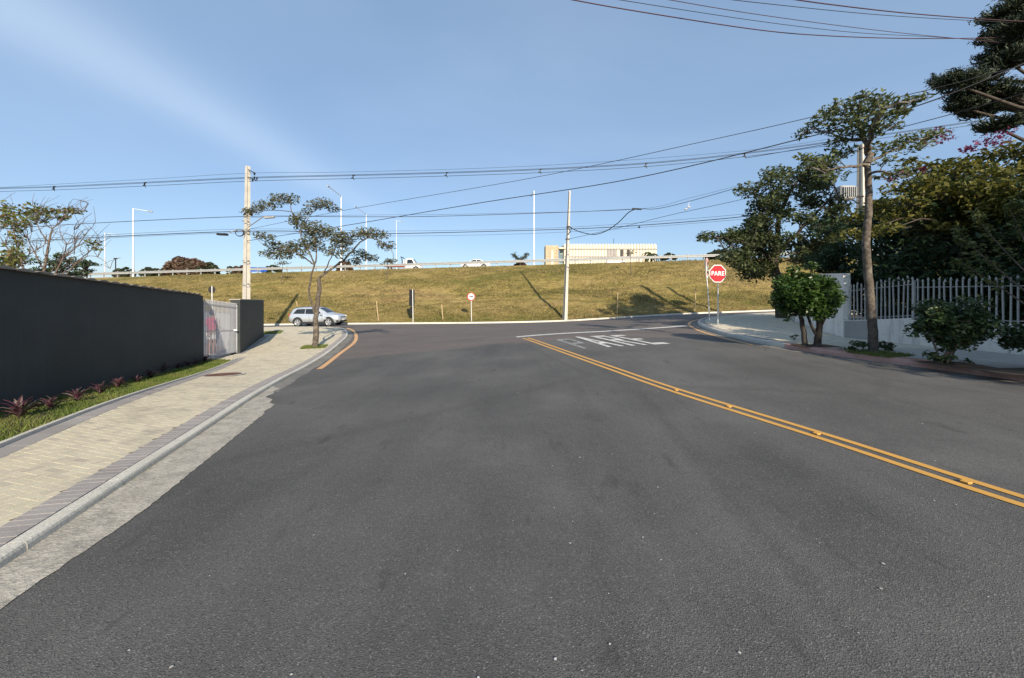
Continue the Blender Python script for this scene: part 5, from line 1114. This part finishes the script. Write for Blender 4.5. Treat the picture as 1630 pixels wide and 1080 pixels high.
tree('street_tree','tall slim street tree with a high olive crown in front of the fence','tree',rb,trunk,limbs,pp(pl_,1.5,.22),M['l_tall'],.12,1050,M['bark'],twigs=5,twr=.007,aspect=.38,droop=.3,up=.45)
# low shrubs at its foot
def shrub(label, px_, py_, crown_px, mat, lsize, dens, stems=4, off=.15, Yk=None, group=None, n=14, aspect=.5, name='shrub', bark=None, srad=.012, zdrop=0):
    g = G(px_,py_,off); Y = Yk or g.y; x0,y0,x1,y1 = crown_px; k = Y/F; c = P((x0+x1)/2,(y0+y1)/2,Y); r = ((x1-x0)/2*k, (x1-x0)/2*k*.9, (y1-y0)/2*k)
    pads = clumps(c, (r[0]*.74,r[1]*.74,r[2]*.78), n, min(r)*.42, .5); tr = []
    for q in range(stems):
        e = np.array(c)+rng.normal(0,.3,3)*np.array(r); b_ = np.array(g)+np.array([rng.normal(0,.08)*r[0]*2,rng.normal(0,.05),-.05]); tr.append(([tuple(b_),tuple((b_+e)/2+rng.normal(0,.04,3)),tuple(e)],srad,srad*.5))
    return tree(name,label,'shrub' if name != 'street_tree' else 'tree',g,tr,[],pads,mat,lsize,dens,bark or M['twig'],group,twigs=4,twr=.005,aspect=aspect,droop=.1,up=.5,trunk_n=6)
shrub('low leafy shrub on the road side of the tall tree foot',1368,562,(1350,541,1392,568),M['l_bush'],.085,3000,3)
shrub('low leafy shrub on the fence side of the tall tree foot',1412,558,(1398,540,1424,562),M['l_bush'],.085,3000,3)
turf_patch('grass around the foot of the tall street tree',(rb.x+.1,rb.y-.1),1.0,.9,1800,R(18))
sl1 = shrub('dark bushy shrub with several pale stems in front of the fence',1508,579,(1463,468,1568,562),M['l_bush'],.095,2600,5,n=44,srad=.022)
shrub('ground hugging skirt of leaves under the dark bushy shrub',1505,580,(1466,552,1546,582),M['l_bush'],.09,2600,2,n=14)
shrub('shrub cut off by the right picture edge near the kerb',1640,588,(1606,505,1700,575),M['l_bush'],.09,2600,4,n=22,srad=.03)
shrub('thin little seedling beside the round tree',1265,541,(1254,530,1280,543),M['l_bush'],.07,700,2,n=5)
shrub('sprig growing from the wall corner beside the fence',1339,527,(1331,496,1345,526),M['l_bush'],.07,500,2,n=6)
gs = G(1600,592,.15); o = ruled('soil_patch', [(gs.x-.5,gs.y-.35),(gs.x+1.2,gs.y-.6)], [(gs.x-.4,gs.y+.35),(gs.x+1.3,gs.y+.3)], .162, M['soil'], None, 6, 3); struct(o)
gs = G(1296,551,.15); struct(ruled('soil_patch', [(gs.x-.5,gs.y-.25),(gs.x+.6,gs.y-.3)], [(gs.x-.45,gs.y+.35),(gs.x+.6,gs.y+.35)], .160, M['soil'], None, 6, 3))
gs = G(1508,580,.15); struct(ruled('soil_patch', [(gs.x-.45,gs.y-.35),(gs.x+.5,gs.y-.5)], [(gs.x-.4,gs.y+.4),(gs.x+.55,gs.y+.25)], .160, M['soil'], None, 6, 3))
# ---- round clipped tree
cb = G(1294,550,.15); Yc_ = cb.y
trunk = [(PL([(1281,551,Yc_),(1279,530,Yc_),(1276,510,Yc_),(1270,490,Yc_)]),.075,.05),(PL([(1300,551,Yc_),(1303,530,Yc_),(1304,515,Yc_),(1302,490,Yc_)]),.10,.06),(PL([(1303,525,Yc_),(1312,508,Yc_-.05),(1320,490,Yc_-.1)]),.055,.03),(PL([(1300,535,Yc_),(1292,520,Yc_+.05),(1284,500,Yc_+.1)]),.045,.03)]
c = P(1281,472,Yc_); k = Yc_/F
pads = np.concatenate([clumps(c,(42*k,42*k,38*k),130,11*k,.5,-.8,.9), np.array(pp([(1318,484,Yc_,11,9),(1314,500,Yc_,8,6),(1262,430,Yc_,12,7),(1290,424,Yc_,14,7),(1240,450,Yc_,12,12),(1235,472,Yc_,10,10),(1328,462,Yc_,9,8)]))])
tree('street_tree','round clipped glossy green tree with twin trunks at the corner','tree',cb,trunk,[],pads,M['l_round'],.098,3400,M['darkbark'],twigs=2,twr=.008,aspect=.46,droop=.1,up=.5)
# ---- big dark tree at the corner, beyond the white wall
bb = P(1243,470,22.); bb.z = h(bb.x,22)+.1
trunk = [([tuple(bb-Vector((0,0,.2)))]+PL([(1242,470,22),(1238,445,22),(1232,425,22),(1236,395,22)]),.30,.20)]
limbs = [(PL([(1234,428,22),(1215,400,21.4),(1180,385,20.8),(1140,378,20.4)]),.12,.03),(PL([(1236,395,22),(1240,350,22.3),(1262,300,22.6),(1290,265,22.8)]),.16,.04),(PL([(1236,400,22),(1270,370,21.5),(1310,330,21),(1330,300,21)]),.13,.03),(PL([(1236,395,22),(1215,350,22.6),(1200,310,23)]),.12,.03),(PL([(1240,440,22),(1215,430,21.4),(1185,420,21)]),.07,.02)]
pl_ = []
for (a,b_,rx,ry,n) in [(1290,270,44,22,9),(1240,300,50,26,12),(1210,320,36,24,9),(1270,330,60,30,14),(1315,310,34,36,9),(1190,360,40,22,10),(1150,378,30,8,6),(1240,370,56,30,14),(1300,370,40,30,10),(1200,395,40,20,10),(1255,405,50,24,12),(1190,425,28,14,8),(1215,432,22,10,5),(1300,415,34,22,8),(1170,410,14,8,4),(1330,350,26,30,7)]:
    for k in range(n): an = rng.uniform(0,6.28); q = rng.uniform(0,1)**.5; pl_.append((a+rx*q*math.cos(an),b_+ry*q*math.sin(an),22+rng.normal(0,1.1),rng.uniform(9,17),rng.uniform(6,11)))
tree('broadleaf_tree','large dark spreading tree at the corner behind the round tree','tree',bb,trunk,limbs,pp(pl_,1.35),M['l_big'],.18,560,M['darkbark'],twigs=3,twr=.016,aspect=.5,droop=.25,up=.5)
# ---- garden behind the fence
def garden_tree(label, x, y, c, r, n, cr, mat, lsize, dens, cat='tree', name='garden_tree', trunk_r=.16, aspect=.4, droop=.4, flat=.5, shell=.45, zmin=-1, group='garden trees behind the fence', extra=None):
    z0_ = h(x,y)+.1; tr = [([(x,y,z0_),(x+.1,y+.05,(z0_+c[2])/2),(c[0],c[1],c[2])],trunk_r,trunk_r*.45)]
    pads = clumps(c, r, n, cr, shell, zmin, flat)
    if extra is not None: pads = np.concatenate([pads, np.array(extra)])
    return tree(name,label,cat,(x,y,z0_),tr,[],pads,mat,lsize,dens,M['darkbark'],group,twigs=2,twr=.014,aspect=aspect,droop=droop,up=.4)
garden_tree('dark layered evergreen behind the white corner wall',15.4,16.8,(15.3,16.6,3.2),(2.2,2.0,2.6),60,.75,M['l_dark'],.18,700)
garden_tree('dense dark evergreen behind the middle of the fence',14.6,12.9,(14.5,13.0,2.9),(1.9,2.2,2.5),62,.72,M['l_dark'],.17,750)
garden_tree('dense dark evergreen behind the fence at the right picture edge',14.7,9.6,(14.6,9.7,2.8),(1.7,2.0,2.6),60,.70,M['l_dark'],.16,800)
garden_tree('deep dark evergreen filling the garden behind the others',18.4,13.4,(18.2,13.5,3.6),(2.6,3.4,3.6),70,1.0,M['l_dark'],.24,420)
ex = pp([(1350,375,12.4,22,10),(1380,370,12.2,22,12),(1420,345,12.2,24,14),(1450,320,12.2,28,14),(1430,300,12.4,26,12),(1480,300,12.2,28,14),(1510,330,12,28,12),(1540,300,12,28,14),(1560,330,11.8,26,10),(1590,280,12,28,14),(1620,300,11.8,24,16),(1480,270,12.4,26,12),(1450,262,12.6,22,10),(1520,265,12.4,28,12),(1560,255,12.4,28,12),(1600,240,12.4,28,12),(1630,235,12.2,24,14),(1400,330,12.6,24,12),(1410,365,12,22,10),(1470,345,11.8,24,10),(1500,360,11.8,20,8),(1360,345,12.8,20,12),(1640,265,12,24,14),(1570,300,12.2,26,14),(1600,320,12,24,10)],1.05,.3)
bz_ = (14.2,12.3); bo_ = garden_tree('big yellow green bougainvillea arching over the dark garden trees',bz_[0],bz_[1],(14.0,12.5,4.6),(1.9,1.7,1.1),26,.55,M['l_boug'],.14,1000,'bush','bougainvillea',.10,.5,.3,.6,.3,extra=ex)
fl_ = pp([(1493,212,12.6,12,6),(1478,222,12.6,8,5),(1556,231,12.5,12,7),(1575,222,12.5,9,6),(1602,212,12.5,10,6),(1466,272,12.2,5,4),(1420,285,12.3,6,4),(1440,278,12.3,7,4),(1505,222,12.6,10,5),(1540,238,12.5,8,4),(1590,226,12.4,10,5)],1.0,.15); C = np.concatenate([in_ell(60,p[:3],np.array(p[3:6])*1.5) for p in fl_]); leaves('blossom', C, .075, bo_, M['l_flower'], .8)
# arching shoots at the right edge
sh = thing('arching_shrub','loose shrub of arching shoots with pale leaves over the fence at the right','shrub',(12.95,9.3,h(12.95,9.3)+.1)); mb = MB(); C = []
for pts in ([(1640,470,8.9),(1590,430,9.2),(1550,395,9.5),(1530,380,9.6),(1527,365,9.6)],[(1650,450,8.9),(1600,400,9.3),(1565,360,9.6),(1556,340,9.6)],[(1650,420,9),(1625,370,9.3),(1610,335,9.5),(1612,325,9.5)],[(1640,490,8.9),(1580,450,9.3),(1540,425,9.5),(1520,415,9.6)],[(1655,400,9),(1640,350,9.2),(1630,320,9.3)]):
    w = limb_tube(mb, PL(pts), .018, .004, 5)
    for q in w[len(w)//4:]: C.append(q+rng.normal(0,.07,(16,3)))
mb.build('shoots', M['twig'], sh); leaves('crown', np.concatenate(C), .11, sh, M['l_tall'], .45)
# big leaved plant high at the right edge
garden_tree('broad leaved tree rising above the bougainvillea at the right picture edge',17.8,11.6,(17.3,11.9,5.1),(1.3,1.3,1.1),16,.6,M['l_big'],.34,200,aspect=.5)
# unseen trees, added beside the camera on the right to shade the pavement
garden_tree('wide unseen tree just outside the picture on the right, added to shade the pavement',15.2,3.6,(14.8,3.4,4.3),(2.4,2.4,2.0),70,1.0,M['l_big'],.26,330,trunk_r=.22,flat=.7)
garden_tree('second unseen tree added for its shade outside the picture, farther back along the right side',15.8,-1.8,(15.6,-1.6,5.3),(2.8,3.0,2.7),80,1.1,M['l_big'],.28,300,trunk_r=.25,flat=.7)
for lb_,x_,y_ in (('clipped dark hedge just behind the corner end of the fence',13.1,13.3),('clipped dark hedge just behind the middle of the fence',13.3,11.3),('clipped dark hedge just behind the fence near the picture edge',13.7,9.2),('clipped dark hedge behind the fence outside the picture',14.3,7.0)):
    garden_tree(lb_,x_,y_,(x_,y_,1.0),(.55,1.15,.95),34,.42,M['l_dark'],.12,1000,'hedge','hedge',.05,group='hedge behind the fence')
# ---- araucaria
ax_, ay_ = 22.4, 15.6; az_ = h(ax_,ay_)+.1
ar = thing('araucaria_tree','dark araucaria pine with upturned tufted branches at the top right','tree',(ax_,ay_,az_)); MB().tube([(ax_,ay_,az_),(ax_-.1,ay_,7),(ax_,ay_,16)], [.42,.34,.2], 10).build('trunk', M['darkbark'], ar)
TU = [(1608,22,22,14),(1630,42,20,14),(1590,58,15,11),(1614,66,18,10),(1584,92,13,9),(1608,96,18,9),(1628,8,20,12),(1650,75,18,14),(1526,131,17,9),(1506,129,8,8),(1549,128,12,8),(1545,152,17,9),(1572,148,17,10),(1592,168,18,9),(1560,178,15,7),(1608,150,13,8),(1588,200,17,6),(1536,170,12,6),(1655,30,20,20),(1572,122,12,7)]
mbr = MB(); SV = []
for px_, py_, rx, ry in TU:
    Yt = 15.4+rng.normal(0,.7); c = P(px_,py_,Yt); k = Yt/F; st = Vector((ax_,ay_,c.z-.6-.02*abs(c.x-ax_))); mbr.tube([st,(st+c)/2+Vector((0,0,-.25)),c-Vector((0,0,ry*k*.6))], [.10,.07,.04], 5)
    ns = int(46+rx*4)
    for q in range(ns):
        b_ = np.array(c)+rng.normal(0,.36,3)*np.array([rx*k,rx*k*.9,ry*k]); hd = unit(np.array([[b_[0]-c.x,b_[1]-c.y,0]])+rng.normal(0,.25,(1,3))*np.array([1,1,0]))[0]
        ln = rng.uniform(.3,.6)*(.6+rx/45); a1 = b_+hd*ln*.5+np.array([0,0,-.12*ln]); a2 = b_+hd*ln*.9+np.array([0,0,.10*ln]); a3 = b_+hd*ln*1.02+np.array([0,0,.34*ln]); SV.append((b_,a1,a2,a3))
mbr.build('branches', M['darkbark'], ar); mt_ = MB()
for q in SV: mt_.tube(q, [.022,.030,.026,.010], 4, False)
NC = np.concatenate([np.array(q)[1:]+rng.normal(0,.05,(3,3)) for q in SV for _ in (0,1,2,3)]); nd = leaves('needles', NC, .15, ar, M['l_arau'], .22, -.3, .2)
ob = mt_.build('crown', M['l_arau'], ar); at = ob.data.attributes.new('rnd','FLOAT','FACE'); at.data.foreach_set('value', np.repeat(rng.uniform(0,1,len(SV)),12).astype(np.float32))
# ---- half bare tree behind the charcoal wall
yb = P(55,470,11.0); yb.z = h(yb.x,yb.y)+.1; zy = lambda x,y: (x/7.2, 300+y/7.2)
def zy_(lst, Y=11.): return [tuple(P(*zy(a,b_),Y+dy)) for a,b_,dy in lst]
lim = []
for pts, r in [([(480,1080,0),(530,800,0),(560,620,.1),(600,470,.2),(660,420,.3),(720,350,.3)],.06),([(300,1080,0),(260,900,0),(200,700,.2),(160,500,.4),(90,260,.4)],.055),([(160,1080,0),(150,850,-.2),(60,650,-.3),(-20,520,-.4)],.05),([(600,1050,0),(730,800,-.1),(870,680,-.2),(960,560,-.2),(1070,420,-.2)],.04),([(640,1050,0),(800,900,.2),(960,780,.3),(1060,690,.3),(1150,620,.3)],.03),([(700,1080,0),(850,880,0),(1000,780,0),(1120,790,0),(1200,840,0),(1260,920,0)],.022),([(560,620,.1),(480,520,0),(420,400,0),(400,250,0)],.03),([(600,470,.2),(520,400,.4),(480,300,.5)],.02),([(480,900,0),(400,740,.3),(330,600,.4),(300,450,.5)],.035),([(720,800,0),(760,650,-.3),(700,540,-.4),(680,380,-.4)],.025),([(850,760,0),(860,600,.1),(850,480,.1)],.015),([(200,700,.2),(280,560,.3),(360,500,.3)],.02),([(640,420,0),(780,330,.2),(880,270,.3),(960,265,.3)],.018),([(200,900,0),(330,760,-.3),(430,700,-.4),(520,640,-.4)],.022),([(560,1000,.2),(650,860,.4),(760,780,.5),(860,640,.5)],.02)]:
    lim.append((zy_(pts),r*.62,.004))
    for k in range(10):
        i = rng.integers(1,len(pts)); x_, y_, d_ = pts[i]; lim.append((zy_([(x_,y_,d_),(x_+rng.normal(20,60),y_-rng.uniform(50,110),d_+rng.normal(0,.2)),(x_+rng.normal(50,110),y_-rng.uniform(110,220),d_+rng.normal(0,.3))]),.008,.0025))
pl_ = [(*zy(a,b_),11+rng.normal(0,.3),rx/7.2,ry/7.2) for a,b_,rx,ry in [(80,220,70,50),(110,280,70,40),(30,320,60,50),(150,360,80,50),(200,420,80,50),(60,420,60,40),(180,540,60,60),(400,250,90,50),(330,300,60,40),(440,300,70,40),(560,260,60,30),(660,250,50,30),(760,270,50,30),(850,250,60,30),(900,265,50,20),(740,340,50,30),(600,330,50,30),(380,360,60,40),(260,420,50,40),(150,700,80,60),(120,800,80,60),(1060,640,60,30),(1120,620,40,20),(1120,700,40,12),(60,850,60,60),(200,620,60,50),(480,360,50,30)]]
tree('yard_tree','half bare yard tree with yellowing leaves rising behind the charcoal wall','tree',yb,lim[:1],lim[1:],pp(pl_,1.5,.3),M['l_yard'],.10,1200,M['twig'],twigs=5,twr=.005,aspect=.5)
for lb, px_, Y, rx, ry, py_ in (('dark round bush peeping over the charcoal wall, nearer the picture edge',98,14,26,18,428),('dark round bush peeping over the charcoal wall, nearer the lamp mast',137,16,18,13,430),('low grey green bush over the charcoal wall at the picture edge',22,13,36,22,432)):
    c = P(px_,py_,Y); k = Y/F; x_, y_ = c.x, c.y; garden_tree(lb,x_,y_,tuple(c),(rx*k*.8,rx*k*.8,ry*k*1.3),26,rx*k*.35,M['l_bush'],.11,1200,'bush','yard_bush',.05,group='bushes behind the charcoal wall')
# ---- far trees along the highway
def far_tree(label, px_, py_, Y, rx, ry, mat, n=46, group='far trees beyond the highway'):
    c = P(px_,py_,Y); k = Y/F; z0_ = float(crestZ(c.x)); pads = clumps((c.x,c.y,c.z),(rx*k*.86,rx*k*.8,ry*k*.9),n,rx*k*.24,.7,-.35,.8)
    o = tree('far_tree',label,'tree',(c.x,c.y,z0_),[([(c.x,c.y,z0_-.3),(c.x,c.y,c.z)],rx*k*.05,rx*k*.03)],[],pads,mat,.11*rx*k+.25,26*(30/rx/k)**.8 if False else 2600/(rx*k)**1.5,M['darkbark'],group,twigs=0,aspect=.6); return o
far_tree('far domed tree with russet foliage left of the tall utility pole',298,433,120,30,21,M['l_russet'],60); far_tree('far dark green rounded tree joined to the russet dome',325,434,122,22,15,M['l_far'],46)
far_tree('small far russet tree just left of the tall utility pole',384,432,120,14,10,M['l_russet'],30); far_tree('far russet tree behind the sparse street tree',548,428,115,13,11,M['l_russet'],30); far_tree('far green tree peeping over the rail between the poles',432,431,118,15,7,M['l_far'],26)
far_tree('faint pale far tree beside the nearest lamp mast',200,438,130,14,14,M['l_far'],30); far_tree('small far tree right of the nearest lamp mast',240,436,120,16,9,M['l_far'],30); far_tree('far bush above the rail right of the palm',1065,411,80,12,6,M['l_far'],26); far_tree('far rounded bush behind the parking sign',1146,410,75,22,9,M['l_far'],34); far_tree('pale small far tree right beside the tall utility pole',368,433,125,8,10,M['l_far'],22)
# ---- saplings, stakes, palm and yucca on the bank and verge
for lb,(bx_,by_),(tx,ty),rx,ry in (('young tree high on the bank behind the sparse street tree',(447.6,453),(450,419),15,6),('young tree high on the bank below the pickup truck',(615.5,445),(617,418),13,6),('young tree high on the bank in front of the ribbed building',(1004,438),(1003,402.5),11,7)):
    b_ = GT(bx_,by_); Y = b_.y; tp2 = P(tx,ty,Y); tree('sapling',lb,'sapling',b_,[([tuple(b_-Vector((0,0,.1))),tuple((b_+tp2)/2+Vector((.04,0,0))),tuple(tp2)],.045,.02)],[],pp([(tx-rx*.5,ty+1,Y,rx*.5,ry*.6),(tx+rx*.5,ty,Y,rx*.5,ry*.6),(tx,ty-2,Y,rx*.5,ry*.7),(tx,ty+1,Y,rx*.4,ry*.5)]),M['l_left'],.2,150,M['twig'],'saplings on the bank',twigs=3,twr=.012)
for lb,a,b_ in (('leaning timber stake left of the dark sign panel',(603,514),(599,479)),('timber stake between the dark sign panel and the arrow sign',(705.5,511),(703,485)),('timber stake right of the slender pole',(982,502),(983.5,466)),('timber stake left of the stop sign',(1105,499),(1107.5,459)),('tiny timber stake left of the parked car',(474,488),(472,480))):
    g = GT(*a); t_ = P(*b_,g.y); o = tag(MB().tube([g-Vector((0,0,.2)),t_], [.045,.04], 6).build('timber_stake', M['stake']), lb, 'stake', 'stakes on the bank')
b_ = P(828,426,54); b_.z = float(crestZ(b_.x)); yu = thing('yucca_plant','forked dark yucca beside the rail left of the lamp mast','plant',b_)
tips = [(818,406),(839,405)]; mb = MB(); C = []
for q in tips:
    e = P(*q,54); m = P(828,417,54); mb.tube([b_,m,e], [.12,.1,.08], 5); w = catmull([m,(m+e)/2,e],6); 
    for v in w: C.append(v+rng.normal(0,.16,(14,3)))
mb.build('stem', M['darkbark'], yu); leaves('crown', np.concatenate(C), .55, yu, M['l_far'], .14); far_tree('low reddish shrub under the forked yucca',829,424,56,12,4,M['l_russet'],14,'shrubs beside the rail')
b_ = P(1037,420,78); b_.z = float(crestZ(b_.x)); pa_ = thing('palm_tree','small palm in front of the ribbed building','palm',b_); ct = P(1037,405,78); MB().tube([b_,ct], [.3,.22], 7).build('trunk', M['darkbark'], pa_); V = []
fr = MB()
for k in range(22):
    an = rng.uniform(0,6.28); L_ = rng.uniform(1.7,2.5); e0 = rng.uniform(.2,1.2); prev = None
    for q in np.linspace(0,1,7):
        r_ = L_*q; p_ = np.array(ct)+np.array([math.cos(an)*r_*.9, math.sin(an)*r_*.9, L_*(e0*q-1.15*q*q)]); w = np.array([-math.sin(an),math.cos(an),0])*.34*math.sin(math.pi*(.12+.8*q)); dz = np.array([0,0,-.12])
        if prev is not None: V.append([prev[0]-prev[1]+dz,p_-w+dz,p_,prev[0]]); V.append([prev[0],p_,p_+w+dz,prev[0]+prev[1]+dz])
        prev = (p_,w)
me = quads_mesh('crown', np.array(V), 4, rng.uniform(0,1,len(V)), b_); link('crown', me, M['l_palm'], pa_)
